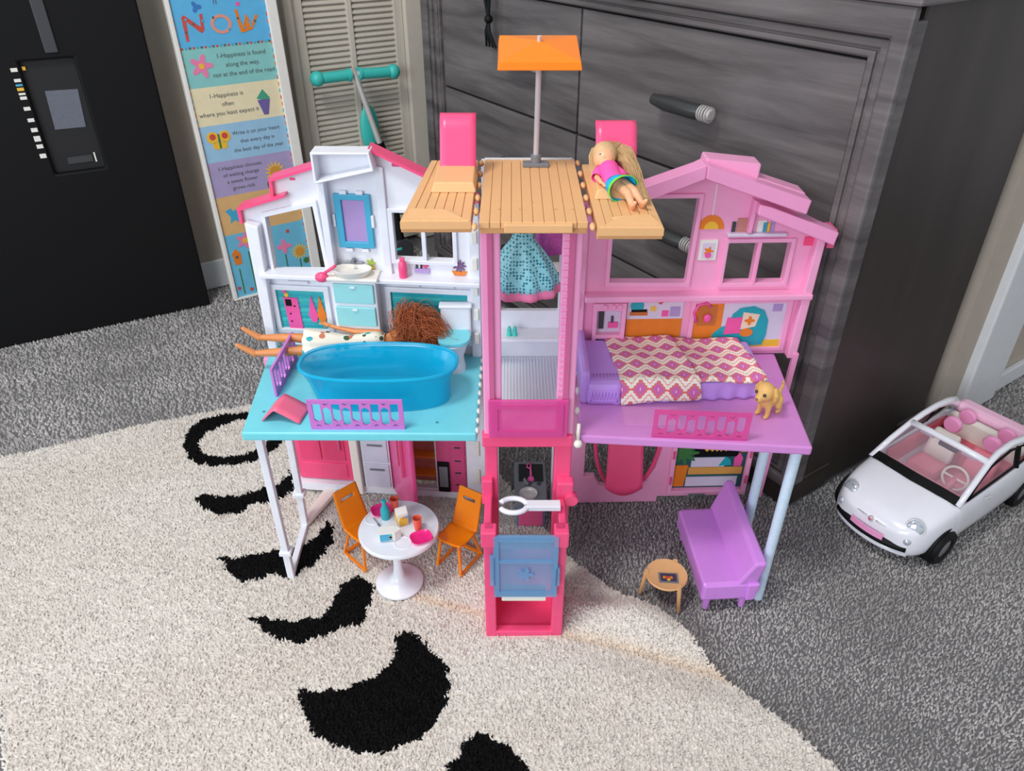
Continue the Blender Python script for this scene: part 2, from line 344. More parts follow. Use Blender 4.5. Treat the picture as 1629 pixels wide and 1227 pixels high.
for e in (-.016, -.006, .012, .02): CORDS.append([(.912+e*1.3, -.026, .81), (.912+e, -.027, .74), (.907+e*.35, -.027, .69), (.906, -.026, .665)])
for e in (-.012, -.004, .005, .014): CORDS.append([(.906, -.026, .67), (.906+e*.6, -.028, .645), (.899+e*1.4, -.024, .615)])
kn = MB().ell(DT(.906, -.026, .668), .009)
tag(kn.build('hanging_cord', BLACK, smooth=True), 'knotted black cord hanging over the dresser top edge', 'cord')
for q in CORDS: MB(DT).tube(q, .0028, 6).build('strand', BLACK, bpy.data.objects['hanging_cord'], smooth='auto')
# ------------------------------------------------------------------ television seen from behind
dT = (-.8831, -.4692); nT = (-.4692, .8831); B0 = (-.772, 1.741); TT = frame(B0, dT, nT)
tv = thing('television', 'large black flat panel with port labels standing on the carpet', 'television', (*TT(.4, .03, 0)[:2], 0))
MB(TT).prism(rect(0, .60, .0, .86), 0, .032, [rect(.145, .245, .375, .603)]).build('back_cover', BLACK, tv, bevel=.004)
rc = MB(TT).box(.145, .245, .014, .03, .375, .603).build('port_recess', mat('black_matte', (24, 24, 27), .6), tv)
MB(TT).prism([(.215,.542),(.154,.540),(.160,.463),(.219,.464)], .0125, .014).build('rating_sticker', mat('sticker_grey', (104, 108, 120), .5, var=.2, scale=160), rc)
MB(TT).prism(rect(.165, .214, .390, .404), .011, .014).build('slot', DGREY, rc)
MB(TT).prism(rect(.158, .161, .388, .408), .011, .014).build('slot_edge', PAPER, rc)
for i, (z, h, m) in enumerate(((.589,.007,PAPER),(.569,.006,PAPER),(.560,.004,PBLUE),(.552,.006,PYEL),(.543,.004,PAPER),(.535,.006,PAPER),(.514,.007,PAPER),(.491,.007,PAPER),(.471,.008,PAPER),(.453,.011,PAPER),(.437,.008,PAPER),(.417,.009,PAPER))):
    MB(TT).prism(rect(.250, .262, z-h/2, z+h/2), -.0012, 0).build('port_label', m, tv)
MB(TT).prism(rect(.236, .242, .585, .592), .010, .014).build('port_dot', PYEL, rc)
MB(TT).prism(rect(.168, .192, .615, .86), -.004, 0).build('cable_channel', DGREY, tv, bevel=.002)
# ------------------------------------------------------------------ leaning poster
P0 = (-.715, 1.758)
def PT(x, y, z): return (P0[0]+x*dS[0]+(y+.05*z)*dF[0], P0[1]+x*dS[1]+(y+.05*z)*dF[1], z)
po = thing('poster_board', 'tall framed board of pastel quote bands leaning on the wall', 'wall art', (*PT(.12, 0, 0)[:2], 0))
MB(PT).prism(rect(0, .241, 0, .86), 0, .018, [rect(.010, .216, .006, .85)]).build('frame', PAPER, po, bevel=.002)
bands = [(.598,.85,(92,180,226)),(.515,.598,(136,200,196)),(.432,.515,(236,222,184)),(.349,.432,(156,198,226)),(.266,.349,(172,158,198)),(.171,.266,(222,178,120)),(.006,.171,(110,188,218))]
BD = [MB(PT).prism(rect(.010, .216, a, b_), .006, .018).build('band', mat('band_%d' % i, c, .55, var=.1, scale=40), po) for i, (a, b_, c) in enumerate(bands)]
def pp(name, poly, m, parent, off=.0052): return MB(PT).prism(poly, off, .006).build(name, m, parent)
cN = [RED, PORA, INK, PPINK]
nl = [[(.028,.612),(.034,.612),(.036,.652),(.064,.626),(.071,.632),(.073,.664),(.067,.664),(.065,.638),(.034,.664),(.028,.66)],
      [(.144,.668),(.150,.668),(.156,.632),(.166,.648),(.178,.626),(.194,.652),(.189,.655),(.178,.637),(.167,.658),(.155,.620),(.149,.622)]]
pp('letter_n', nl[0], RED, BD[0]); pp('letter_w', nl[1], PORA, BD[0])
MB(PT).prism(disc(.110, .641, .023, 20, .85), .0052, .006, [disc(.110, .641, .016, 20, .85)]).build('letter_o', mat('salmon_print', (226, 150, 130), .5), BD[0])
for i in range(9): pp('letter_fleck', disc((.031,.036,.05,.071,.095,.125,.148,.160,.185)[i], (.63,.655,.645,.65,.655,.63,.65,.63,.642)[i], .0028, 6), (INK, PBLUE)[i % 2], BD[0], .0046)
pp('printed_bird', flower(.063, .678, .012, 3), mat('print_deep_blue', (60, 120, 190), .5), BD[0]); pp('printed_square', rect(.150, .158, .674, .682), PPINK, BD[0])
for x in (.102, .107): pp('printed_stroke', rect(x, x+.0015, .681, .690), INK, BD[0])
for i in range(24): pp('border_dash', rect(.012+i*.0085, .017+i*.0085, .596, .600), (RED, PBLUE, INK)[i % 3], BD[1], .005)
for i in range(46):
    for x0 in (.010, .2135): pp('border_dash', rect(x0, x0+.0022, .02+i*.015, .028+i*.015), (RED, PBLUE, PORA)[i % 3], po, .0055)
pp('printed_flower', flower(.048, .560, .026, 5), mat('print_rose', (236, 130, 172), .5), BD[1]); pp('flower_centre', disc(.048, .560, .006), PYEL, BD[1], .0046)
for L, z0, x, B_, sz in ((['1-Happiness is found', 'along the way,', 'not at the end of the road'], .577, .140, BD[1], .0135), (['1-Happiness is', 'often', 'where you least expect it'], .495, .088, BD[2], .0135),
     (['Write it on your heart', 'that every day is', 'the best day of the year'], .408, .140, BD[3], .0125), (['1-Happiness chooses', 'of waiting change', 'a sweet flower', 'grows rich'], .332, .085, BD[4], .0125)):
    for i, l in enumerate(L): text('lettering', l, INK, PT, x, z0-i*(.0195 if len(L) == 3 else .0165), sz, B_, .0052)
pp('kite_top', [(.156,.478),(.173,.497),(.188,.476),(.172,.472)], mat('print_sea_green', (70, 160, 130), .5), BD[2]); pp('kite_body', [(.157,.474),(.187,.474),(.178,.440),(.167,.440)], mat('print_violet', (112, 98, 160), .5), BD[2])
for sx in (-1, 1):
    pp('butterfly_wing', disc(.051+sx*.014, .405, .0135, 14, 1.0), PYEL, BD[3]); pp('wing_spot', disc(.051+sx*.014, .407, .007, 12), RED, BD[3], .0046)
    pp('butterfly_wing', disc(.051+sx*.008, .386, .009, 12), PYEL, BD[3])
pp('butterfly_body', rect(.049, .053, .380, .412), PGREEN, BD[3], .0046)
def sunf(cx, cz, r, B_):
    pp('sunflower', flower(cx, cz, r, 14, 84), PYEL, B_); pp('sunflower_centre', disc(cx, cz, r*.55), mat('print_ochre', (214, 150, 60), .5), B_, .0046)
sunf(.168, .304, .026, BD[4]); sunf(.192, .090, .022, BD[6])
pp('leaf', disc(.150, .275, .008, 10, 1.5), PGREEN, BD[4]); pp('leaf', disc(.206, .062, .008, 10), PGREEN, BD[6])
pp('printed_bird', [(.028,.232),(.042,.236),(.046,.228),(.054,.232),(.056,.215),(.066,.208),(.054,.200),(.046,.206),(.034,.200),(.038,.214)], PBLUE, BD[5])
for x in (.130, .143, .156, .168): pp('printed_stroke', rect(x, x+.008, .211, .2125), INK, BD[5])
pp('printed_flower', flower(.058, .150, .022, 5), mat('print_rose', (236,130,172)), BD[6]); pp('flower_centre', disc(.060, .150, .007), PYEL, BD[6], .0046)
pp('printed_flower', flower(.154, .112, .020, 4), mat('print_rose', (236,130,172)), BD[6]); pp('bird_house', [(.020,.122),(.031,.134),(.042,.120),(.040,.092),(.024,.092)], PORA, BD[6]); pp('bird_house_hole', disc(.031, .112, .004, 10), INK, BD[6], .0046)
for x, z in ((.031, .05), (.154, .06), (.062, .09), (.19, .04)): pp('stem', rect(x-.0015, x+.0015, .012, z+.03), PGREEN, BD[6], .0055)
for x, z in ((.02,.03),(.05,.02),(.08,.03),(.11,.14),(.12,.03),(.17,.15),(.095,.08),(.13,.055)): pp('blossom', flower(x, z, .006, 5, 20), (PPINK, PAPER, RED)[int(x*100) % 3], BD[6], .0048)
# ------------------------------------------------------------------ scooter against the louvred door
sc = thing('kick_scooter', 'teal handled kick scooter leaning by the louvred closet door', 'scooter', WT(.5, -.12, 0))
g1 = MB(WT).tube([(.352, -.055, .497), (.430, -.055, .497)], .0135, 14).build('grip', TEAL, sc, smooth='auto')
g2 = MB(WT).tube([(.462, -.055, .496), (.545, -.055, .492)], .0135, 14).build('grip', TEAL, sc, smooth='auto')
for g_, x, z in ((g1, .347, .497), (g2, .555, .492)): MB().ell(WT(x, -.055, z), .0185).build('grip_knob', TEAL, g_, smooth=True)
for g_, x in ((g1, .432), (g2, .460)): MB(WT).tube([(x-.003, -.055, .497), (x+.003, -.055, .497)], .0165, 14).build('grip_collar', TEAL, g_, smooth='auto')
MB(WT).tube([(.425, -.055, .497), (.468, -.055, .497)], .008, 10).build('handlebar', SILVER, sc, smooth='auto')
MB(WT).tube([(.446, -.055, .505), (.487, -.085, .315)], .0075, 12).build('stem', SILVER, sc, smooth='auto')
MB(WT).tube([(.484, -.083, .325), (.495, -.09, .27)], .013, 12).build('clamp', BLACK, sc, smooth='auto')
MB(WT).tube([(.492, -.09, .28), (.505, -.12, .06)], .011, 12).build('column', BLACK, sc, smooth='auto')
b = MB(); c_ = WT(.478, -.045, .355)
b.ell((0, 0, 0), (.027, .010, .062), 18, 12); b.v = [(c_[0]+p[0]*dS[0]+p[1]*dF[0], c_[1]+p[0]*dS[1]+p[1]*dF[1], c_[2]+p[2]) for p in b.v]
b.build('fender', TEAL, sc, smooth=True)
MB(WT).box(.30, .50, -.14, -.08, .035, .045).build('footboard', TEAL, sc, bevel=.004)
for x, y in ((.505, -.13), (.505, -.09), (.31, -.11)): MB(WT).cyl((x, y-.008, .032), (x, y+.008, .032), .031, n=20).build('wheel', DGREY, sc, smooth='auto')
# ------------------------------------------------------------------ dollhouse
H = thing('dollhouse', 'open three storey pink and white plastic dollhouse with tan roof deck', 'dollhouse', (.02, .9, 0))
FZ = .30
LT = lambda x, y, z: (x, 1.0-.1*(x+.05)+y, z)          # left wing wall: y<0 is towards the viewer
RT = lambda x, y, z: (x, .994+.03*(x-.1)+y, z)         # right wing wall
# --- white wing, upper wall
ow = [(-.045,FZ),(-.045,.543),(-.105,.571),(-.188,.609),(-.259,.605),(-.259,.585),(-.327,.564),(-.330,.540),(-.312,.543),(-.380,.520),(-.380,.502),(-.374,.500),(-.376,FZ)]
win1 = [(-.347,.427),(-.270,.430),(-.276,.528),(-.346,.510)]; win2 = rect(-.165, -.083, .453, .523)
wl = MB(LT).prism(ow, -.004, .008, [win1, win2]).build('white_wing_wall', WHITE, H, bevel=.001)
def lw(name, poly, m, y0, y1, holes=(), bevel=0, parent=None): return MB(LT).prism(poly, y0, y1, holes).build(name, m, parent or wl, bevel=bevel)
lw('window_frame', [(-.352,.422),(-.264,.425),(-.270,.537),(-.351,.516)], WHITE, -.010, -.003, [win1], .001)
lw('window_frame', rect(-.172, -.077, .447, .529), WHITE, -.009, -.003, [win2], .001)
lw('mullion', rect(-.1265, -.121, .452, .524), WHITE, -.008, .006)
lw('side_post', [(-.376,FZ),(-.362,FZ),(-.355,.50),(-.374,.505)], WHITE, -.022, -.003, (), .002)
lw('hinge_post', rect(-.060, -.046, FZ, .55), WHITE, -.012, -.003, (), .001)
for z in (.325, .365, .405, .445, .485, .525): lw('hinge_clip', rect(-.056, -.049, z, z+.018), CREAM, -.017, -.011, (), .001)
lw('ledge', rect(-.365, -.045, .424, .431), WHITE, -.030, -.003, (), .0015)
lw('niche_post', rect(-.262, -.252, .43, .57), WHITE, -.024, -.003, (), .0015)
lw('niche_post', [(-.184,.43),(-.172,.43),(-.172,.585),(-.184,.588)], WHITE, -.010, -.003, (), .0015)
dm = lw('dormer', [(-.262,.568),(-.180,.588),(-.184,.612),(-.262,.610)], WHITE, -.034, -.003, [[(-.2585,.572),(-.1835,.590),(-.1865,.609),(-.2585,.607)]], .001)
lw('dormer_back', [(-.259,.5715),(-.183,.5895),(-.186,.6095),(-.259,.6075)], WHITE, -.008, -.003, (), 0, dm)
def strip(mb, pts, y0, y1, h):
    for a, b_ in zip(pts, pts[1:]): mb.prism([a, b_, (b_[0], b_[1]+h), (a[0], a[1]+h)], y0, y1)
    return mb
for seg in ([(-.188,.609),(-.105,.571),(-.045,.543)], [(-.259,.585),(-.329,.563)], [(-.310,.543),(-.382,.520)]): strip(MB(LT), seg, -.018, .012, .004).build('roof_edge', HOT, wl)
lw('roof_edge', [(-.332,.540),(-.328,.540),(-.326,.566),(-.331,.566)], HOT, -.012, .012); lw('roof_edge', [(-.384,.500),(-.380,.500),(-.379,.524),(-.384,.522)], HOT, -.012, .012)
lw('roof_slot', rect(-.303, -.296, .563, .566), HOT, -.0055, -.003); lw('roof_slot', rect(-.160, -.150, .586, .590), DPINK, -.0055, -.003)
# mirror and printed panels
mr = lw('mirror_frame', rect(-.245, -.194, .469, .547), PBLUE, -.010, -.003, [rect(-.235, -.203, .478, .539)], .001)
lw('mirror_glass', rect(-.235, -.203, .478, .539), PPURP, -.006, -.003, (), 0, mr)
for x, z in ((-.236,.549),(-.213,.549),(-.236,.465),(-.213,.465)): lw('mirror_clip', rect(x, x+.010, z-.002, z+.003), WHITE, -.010, -.003, (), .0008, mr)
for x, z in ((-.2475,.500),(-.1935,.500)): lw('mirror_clip', rect(x-.002, x+.002, z, z+.018), WHITE, -.010, -.003, (), .0008, mr)
def tilepanel(x0, x1, z0, z1):
    f_ = lw('panel_frame', rect(x0-.008, x1+.008, z0-.008, z1+.008), WHITE, -.010, -.003, [rect(x0, x1, z0, z1)], .001)
    lw('tile_print', rect(x0, x1, z0, z1), TILE, -.0045, -.003, (), 0, f_)
    n = int((z1-z0)/.0085)
    for i in range(n):
        z = z0+.002+i*.0085
        lw('tile_row', rect(x0+.001, x1-.001, z, z+.0055), (PTEAL, TILE)[i % 2], -.0056, -.0044, (), .0006, f_)
    return f_
t1 = tilepanel(-.352, -.279, .332, .397); t2 = tilepanel(-.178, -.065, .325, .402)
cb = lw('printed_cabinet', [(-.343,.384),(-.321,.383),(-.319,.330),(-.340,.330)], PPINK, -.0068, -.004, (), 0, t1)
lw('printed_niche', rect(-.340, -.331, .370, .381), BLACK, -.0074, -.006, (), 0, t1)
for z in (.375, .362, .349): lw('printed_knob', disc(-.327 if z > .37 else -.335, z-.005, .0014, 8), BLACK, -.0074, -.006, (), 0, t1)
for x, m in ((-.300, PPINK), (-.287, PORA)): lw('printed_towel', [(x,.389),(x-.007,.356),(x-.003,.344),(x+.004,.344),(x+.007,.354)], m, -.0068, -.004, (), 0, t1)
lw('printed_jar', disc(-.337, .388, .0035, 10), PYEL, -.0068, -.004, (), 0, t1); lw('printed_blossom', flower(-.340, .394, .004, 5, 20), PPINK, -.0068, -.004, (), 0, t1)
for x in (-.150, -.100): lw('rail_slot', rect(x-.016, x+.016, .412, .416), WHITE, -.010, -.003, (), .0006)
lw('rail_slot', rect(-.330, -.300, .409, .413), WHITE, -.010, -.003, (), .0006)
lw('printed_tray', rect(-.140, -.118, .433, .440), PPURP, -.0062, -.003); lw('printed_jar', rect(-.138, -.135, .440, .450), DGREY, -.0062, -.003); lw('printed_jar', rect(-.131, -.129, .440, .452), BLACK, -.0062, -.003)
lw('printed_bow', flower(-.124, .444, .005, 4, 20), DPINK, -.0062, -.003)
lw('printed_pot', [(-.086,.438),(-.064,.438),(-.067,.432),(-.083,.432)], PORA, -.0062, -.003); lw('printed_plant', flower(-.075, .446, .010, 9, 60), mat('print_mauve_plant', (120, 90, 130), .5, var=.5, scale=500), -.0062, -.003)
lw('printed_plant', flower(-.203, .445, .007, 5, 30), mat('print_lime', (170, 190, 80), .5), -.0062, -.003); lw('printed_basket', rect(-.222, -.214, .440, .447), PPURP, -.0062, -.003); lw('printed_shelf', rect(-.226, -.198, .437, .4395), PYEL, -.0068, -.003)
# vanity
vn = MB(LT).box(-.260, -.194, -.032, -.004, FZ, .430).build('vanity', WHITE, H, bevel=.002)
for z0, z1 in ((.394, .424), (.357, .388)):
    q = MB(LT).box(-.256, -.198, -.036, -.032, z0, z1).build('vanity_drawer', mat('pale_aqua', (150, 214, 216), .3), vn, bevel=.001)
    MB(LT).box(-.231, -.224, -.038, -.036, z1-.005, z1-.003).build('drawer_pull', WHITE, q)
MB(LT).box(-.264, -.190, -.040, -.004, .430, .435).build('counter', CREAM, vn, bevel=.0015)
bs = MB().lathe([(.020,0),(.026,.006),(.028,.011),(.024,.011),(.020,.006),(.001,.004)], LT(-.227, -.026, .434), 28, 1, .68).build('basin', CREAM, vn, smooth='auto')
MB(LT).tube([(-.227,-.007,.434),(-.227,-.008,.451),(-.227,-.020,.452)], .0028, 8).tube([(-.240,-.009,.446),(-.214,-.009,.446)], .0022, 8).build('tap', GREY, bs, smooth='auto')
# --- white wing, lower wall
wlo = MB(LT).prism(rect(-.376, -.045, .012, FZ-.012), -.002, .008, [rect(-.372,-.272,.028,.27), rect(-.200,-.130,.022,.27)]).build('white_lower_wall', WHITE, H, bevel=.001)
def ll(name, poly, m, y0, y1, holes=(), bevel=0, parent=None): return MB(LT).prism(poly, y0, y1, holes).build(name, m, parent or wlo, bevel=bevel)
dd = ll('front_door', rect(-.370, -.274, .030, .268), HOT, -.006, .006, (), .002)
for x0, x1 in ((-.362,-.326),(-.320,-.284)): ll('door_panel', rect(x0, x1, .075, .255), mat('hot_pink_panel', (232, 68, 118), .35), -.0085, -.005, (), .0015, dd)
ll('door_panel', rect(-.362, -.284, .038, .068), HOT, -.0085, -.005, (), .0015, dd)
ll('door_pull', rect(-.294, -.290, .10, .19), DPINK, -.013, -.008, (), .001, dd)
ll('sill', rect(-.382, -.262, .012, .028), WHITE, -.016, -.001, (), .002); ll('sill', rect(-.262, -.045, .005, .020), WHITE, -.008, -.001, (), .002)
ll('post', rect(-.272, -.258, .012, .288), CREAM, -.020, -.001, (), .002)
du = ll('drawer_unit', rect(-.254, -.206, .022, .288), WHITE, -.012, -.001, (), .0015)
PGR = mat('drawer_grey_white', (206, 208, 224), .35)
for z0, z1 in ((.028,.078),(.082,.130),(.134,.182),(.186,.234)):
    q = ll('unit_drawer', rect(-.251, -.209, z0, z1), PGR, -.015, -.011, (), .001, du); ll('drawer_pull', rect(-.242, -.217, z1-.012, z1-.009), GREY, -.017, -.014, (), 0, wlo)
# fridge: recess, shelves, open door
ll('fridge_back', rect(-.202, -.128, .020, .272), mat('fridge_inside_print', (196, 120, 110), .5, var=.3, scale=120), .020, .024)
for z in (.045, .085, .125, .165): ll('fridge_shelf', rect(-.200, -.130, z, z+.003), PORA, .002, .022)
fa, fb = Vector(LT(-.203, -.004, 0)), Vector((-.155, .925, 0)); u_ = (fb-fa).normalized(); FT = frame(fa, (u_.x, u_.y), (-u_.y, u_.x))
LD = (fb-fa).length
fd = MB(FT).box(0, LD, -.004, .004, .016, .272).build('fridge_door', mat('fridge_pink', (226, 84, 148), .25), H, bevel=.0025)
MB(FT).box(LD*.52, LD*.52+.004, -.010, -.004, .110, .25).build('fridge_handle', DPINK, fd, bevel=.001); MB(FT).box(LD*.66, LD*.66+.004, -.010, -.004, .095, .25).build('fridge_handle', DPINK, fd, bevel=.001)
kc = ll('kitchen_cabinet', rect(-.127, -.077, .022, .27), mat('cabinet_pink', (210, 84, 132), .4), -.008, -.001, (), .001)
for z0, z1 in ((.024,.046),(.050,.072),(.076,.098),(.102,.126),(.130,.16)):
    q = ll('cabinet_drawer', rect(-.104, -.079, z0, z1), mat('cabinet_pink2', (204, 76, 126), .4), -.010, -.007, (), .001, kc); ll('drawer_pull', rect(-.096,-.086,z1-.006,z1-.004), DGREY, -.0115, -.009, (), 0, kc)
dw = ll('dishwasher', rect(-.126, -.106, .024, .088), BLACK, -.012, -.007, (), .001, kc); ll('dishwasher_panel', rect(-.1235, -.1085, .036, .080), GREY, -.0135, -.011, (), .001, kc)
ll('cabinet_post', rect(-.076, -.045, .010, .288), WHITE, -.012, -.001, (), .0015)
for z in (.05, .11, .17, .23): ll('hinge_clip', rect(-.062, -.054, z, z+.03), CREAM, -.016, -.011, (), .001)
# --- turquoise floor, its legs and railings
pf = MB().slab([(-.355,.797),(-.046,.795),(-.046,.998),(-.374,1.026)], FZ-.013, FZ).build('turquoise_floor', TURQ, H, bevel=.0025)
for i in range(9): MB().ell((-.046, .805+i*.022, FZ-.003), (.003, .006, .005), 8, 6).build('hinge_clip', CREAM, pf, smooth=True)
for p in ((-.325,.86),(-.335,.90),(-.338,.845),(-.10,.82)): MB().cyl((*p, FZ-.0005), (*p, FZ+.0006), .0022, n=10).build('peg_hole', mat('turq_dark', (70, 150, 165), .4), pf)
lg = MB().tube([(-.343,.822,FZ-.012),(-.341,.821,.004)], .0072, 4).build('leg', WHITE, H, bevel=.001)
MB().box(-.350, -.332, .813, .83, .055, .062).build('leg_collar', WHITE, lg, bevel=.001)
lg2 = MB().tube([(-.340,.93,FZ-.012),(-.344,.929,.004)], .0072, 4).build('leg', WHITE, H, bevel=.001)
MB().box(-.353, -.334, .921, .938, .075, .082).build('leg_collar', WHITE, lg2, bevel=.001)
MB().tube([(-.341,.824,.010),(-.344,.932,.010)], .0068, 4).build('foot_rail', WHITE, H, bevel=.001)
MB().slab([(-.351,.93),(-.338,.925),(-.300,1.02),(-.322,1.03)], .010, .018).build('foot_flap', CREAM, H, bevel=.002)
MB().tube([(-.385,1.02,FZ-.02),(-.386,1.02,.20)], .006, 4).build('wing_end_post', LPINK, H, bevel=.001)
def railing(name, a, b_, h, m, lean=0):
    a = Vector(a); b_ = Vector(b_); L = (b_-a).length; u = (b_-a).normalized(); nv = Vector((-u.y, u.x, 0))
    T = lambda x, y, z: (a.x+u.x*x+nv.x*(y-lean*z), a.y+u.y*x+nv.y*(y-lean*z), a.z+z)
    n = 9; m0 = .005; holes = []; cw_ = (L-2*m0)/n
    for i in range(n):
        x0 = m0+i*cw_+.0011; x1 = m0+(i+1)*cw_-.0011; xm = (x0+x1)/2; q = .0032
        if i % 2: holes += [[(x0, .009), (xm, .006), (x1, .009), (x1, h-.015), (xm, h-.011), (x0, h-.015)], [(x0+.001, h-.005), (xm, h-.0085), (x1-.001, h-.005)]]
        else: holes += [[(x0, .016), (xm, .012), (x1, .016), (x1, h-.006), (x0, h-.006)], [(x0+.001, .006), (x1-.001, .006), (xm, .010)]]
    return MB(T).prism(rect(0, L, 0, h), -.0016, .0016, holes).build(name, m, H)
railing('railing', (-.264,.806,FZ), (-.141,.806,FZ), .048, LILAC, .05)
railing('railing', (-.330,.880,FZ), (-.326,.985,FZ), .046, LILAC)
# --- pink wing, upper wall
orr = [(.092,FZ),(.430,FZ),(.432,.494),(.440,.488),(.439,.503),(.389,.527),(.390,.548),(.323,.574),(.323,.588),(.250,.597),(.187,.566),(.13,.54),(.092,.53)]
pw1 = [(.139,.425),(.249,.423),(.252,.548),(.180,.548),(.139,.530)]; pw2 = rect(.302, .390, .422, .483)
wr = MB(RT).prism(orr, -.004, .008, [pw1, pw2]).build('pink_wing_wall', WPINK, H, bevel=.001)
def rw(name, poly, m, y0, y1, holes=(), bevel=0, parent=None): return MB(RT).prism(poly, y0, y1, holes).build(name, m, parent or wr, bevel=bevel)
rw('window_frame', [(.133,.418),(.255,.416),(.258,.554),(.178,.554),(.133,.534)], WPINK, -.009, -.003, [pw1], .001)
rw('window_frame', rect(.296, .396, .415, .489), WPINK, -.009, -.003, [pw2], .001)
rw('mullion', rect(.343, .349, .42, .485), WPINK, -.008, .006); rw('mullion_bar', rect(.3445, .3475, .42, .485), LPINK, -.010, -.008)
rw('end_post', [(.416,FZ),(.430,FZ),(.433,.494),(.421,.50)], WPINK, -.020, -.003, (), .002)
rw('hinge_post', rect(.090, .104, FZ, .55), WPINK, -.014, -.003, (), .001)
for z in (.335, .40, .465, .53): rw('hinge_clip', rect(.090, .098, z-.012, z+.012), CREAM, -.018, -.013, (), .001)
rw('roof_beam', [(.100,.524),(.250,.583),(.250,.600),(.100,.546)], LPINK, -.034, -.003, (), .002)
rw('roof_beam', [(.250,.583),(.392,.533),(.395,.552),(.250,.600)], LPINK, -.034, -.003, (), .002)
rw('roof_beam', [(.328,.531),(.441,.486),(.444,.505),(.345,.542),(.328,.546)], LPINK, -.030, -.003, (), .002)
rw('roof_block', [(.252,.592),(.326,.572),(.327,.594),(.254,.602)], WPINK, -.010, .022, (), .002); rw('roof_block', [(.325,.555),(.390,.530),(.394,.554),(.326,.576)], WPINK, -.010, .022, (), .002)
rw('gable_post', [(.323,.50),(.328,.50),(.330,.545),(.324,.548)], LPINK, -.016, -.003, (), .001)
rw('eave_slot', rect(.408, .422, .478, .490), HOT, -.008, -.003); rw('eave_end', rect(.436, .446, .478, .506), DPINK, -.02, .01, (), .002)
rw('ledge', rect(.104, .432, .400, .409), WPINK, -.024, -.003, (), .002)
for x in (.150, .20, .31, .37): rw('rail_slot', rect(x-.016, x+.016, .393, .396), LPINK, -.008, -.003, (), .0006)
lp = rw('printed_lamp', [(.256+.018-.018*math.cos(PI*k/14), .503+.020*math.sin(PI*k/14)) for k in range(15)], PORA, -.0055, -.003)
rw('lamp_glow', [(.256+.018-.010*math.cos(PI*k/14), .5032+.011*math.sin(PI*k/14)) for k in range(15)], PYEL, -.0062, -.003, (), 0, wr)
rw('lamp_cord', rect(.273, .2745, .522, .566), PAPER, -.005, -.003)
rw('shelf_board', rect(.297, .379, .494, .4985), PLILAC, -.014, -.003, (), .001)
for x0, x1, z, m in ((.303,.308,.513,DGREY),(.310,.325,.518,mat('print_brown', (190, 130, 120), .5)),(.327,.331,.506,BLACK),(.338,.350,.515,PAPER),(.346,.352,.512,PBLUE),(.351,.356,.511,PYEL),(.357,.362,.515,PPURP)): rw('printed_object', rect(x0, x1, .4986, z), m, -.006, -.003)
pc = rw('printed_picture', rect(.262, .287, .457, .487), PAPER, -.006, -.003); rw('picture_print', rect(.266, .283, .461, .483), PLILAC, -.0068, -.005); rw('picture_print', flower(.275, .471, .007, 5, 30), PORA, -.0074, -.005); rw('picture_print', disc(.275, .465, .0045, 10), PPINK, -.008, -.005)
# bookcase niche and printed rooms
nb = rw('bookcase', rect(.118, .166, FZ, .395), WPINK, -.016, -.003, [rect(.124,.160,.343,.383), rect(.124,.160,FZ+.004,.337)], .001)
rw('bookcase_back', rect(.124, .160, FZ, .385), PLILAC, -.005, -.003, (), 0, nb); rw('bookcase_item', rect(.128, .135, .350, .381), DGREY, -.008, -.004, (), 0, nb); rw('bookcase_item', rect(.142, .156, .351, .360), PPINK, -.008, -.004, (), 0, nb); rw('bookcase_item', rect(.146, .149, .360, .370), DGREY, -.008, -.004, (), 0, nb)
for x in (.132, .144, .153): rw('peg', rect(x, x+.006, .387, .394), LPINK, -.019, -.015, (), .001, nb)
r1 = rw('printed_room', rect(.169, .251, FZ, .394), PLILAC, -.0055, -.003)
rw('printed_cabinet', rect(.169, .251, FZ, .364), PORA, -.0062, -.003, (), 0, wr); rw('printed_globe', disc(.183, .386, .010, 16), PTEAL, -.0062, -.003); rw('printed_shelf', rect(.173, .199, .370, .376), mat('print_wood', (196, 110, 50), .5), -.0062, -.003); rw('printed_turntable', rect(.175, .198, .376, .380), BLACK, -.0066, -.003)
rw('printed_box', rect(.220, .230, .368, .378), PPINK, -.0062, -.003); rw('printed_flower', flower(.207, .381, .006, 5, 20), PYEL, -.0062, -.003); rw('printed_flower', flower(.217, .391, .004, 5, 20), RED, -.0062, -.003); rw('printed_book', rect(.232, .247, .368, .384), PPURP, -.0062, -.003)
r2 = rw('printed_room_frame', rect(.262, .412, .308, .396), WPINK, -.009, -.003, [rect(.269,.404,.314,.389)], .001)
rw('printed_room', rect(.269, .404, .314, .389), PLILAC, -.0055, -.003); rw('printed_floor', rect(.269, .404, .314, .326), PYEL, -.006, -.003); rw('printed_door', rect(.270, .311, .318, .389), PORA, -.0064, -.003); rw('printed_painting', rect(.274, .302, .352, .386), mat('print_wood', (196,110,50)), -.0068, -.003)
rw('printed_beanbag', [(.298,.322),(.300,.338),(.310,.348),(.322,.352),(.326,.370),(.336,.380),(.356,.383),(.372,.376),(.380,.360),(.381,.335),(.377,.318),(.340,.316)], PTEAL, -.0072, -.003)
rw('printed_cushion', [(.316,.337),(.340,.339),(.341,.366),(.319,.364)], PPINK, -.0080, -.003); rw('printed_cushion', [(.340,.345),(.362,.350),(.366,.370),(.341,.374)], mat('print_cream', (240, 214, 190), .5), -.0078, -.003); rw('printed_cushion_spot', flower(.352, .360, .008, 4, 24), PORA, -.0084, -.003); rw('printed_cushion', disc(.350, .340, .010, 12, .7), PORA, -.0086, -.003)
rw('printed_notice', rect(.384, .398, .374, .386), PPURP, -.0062, -.003)
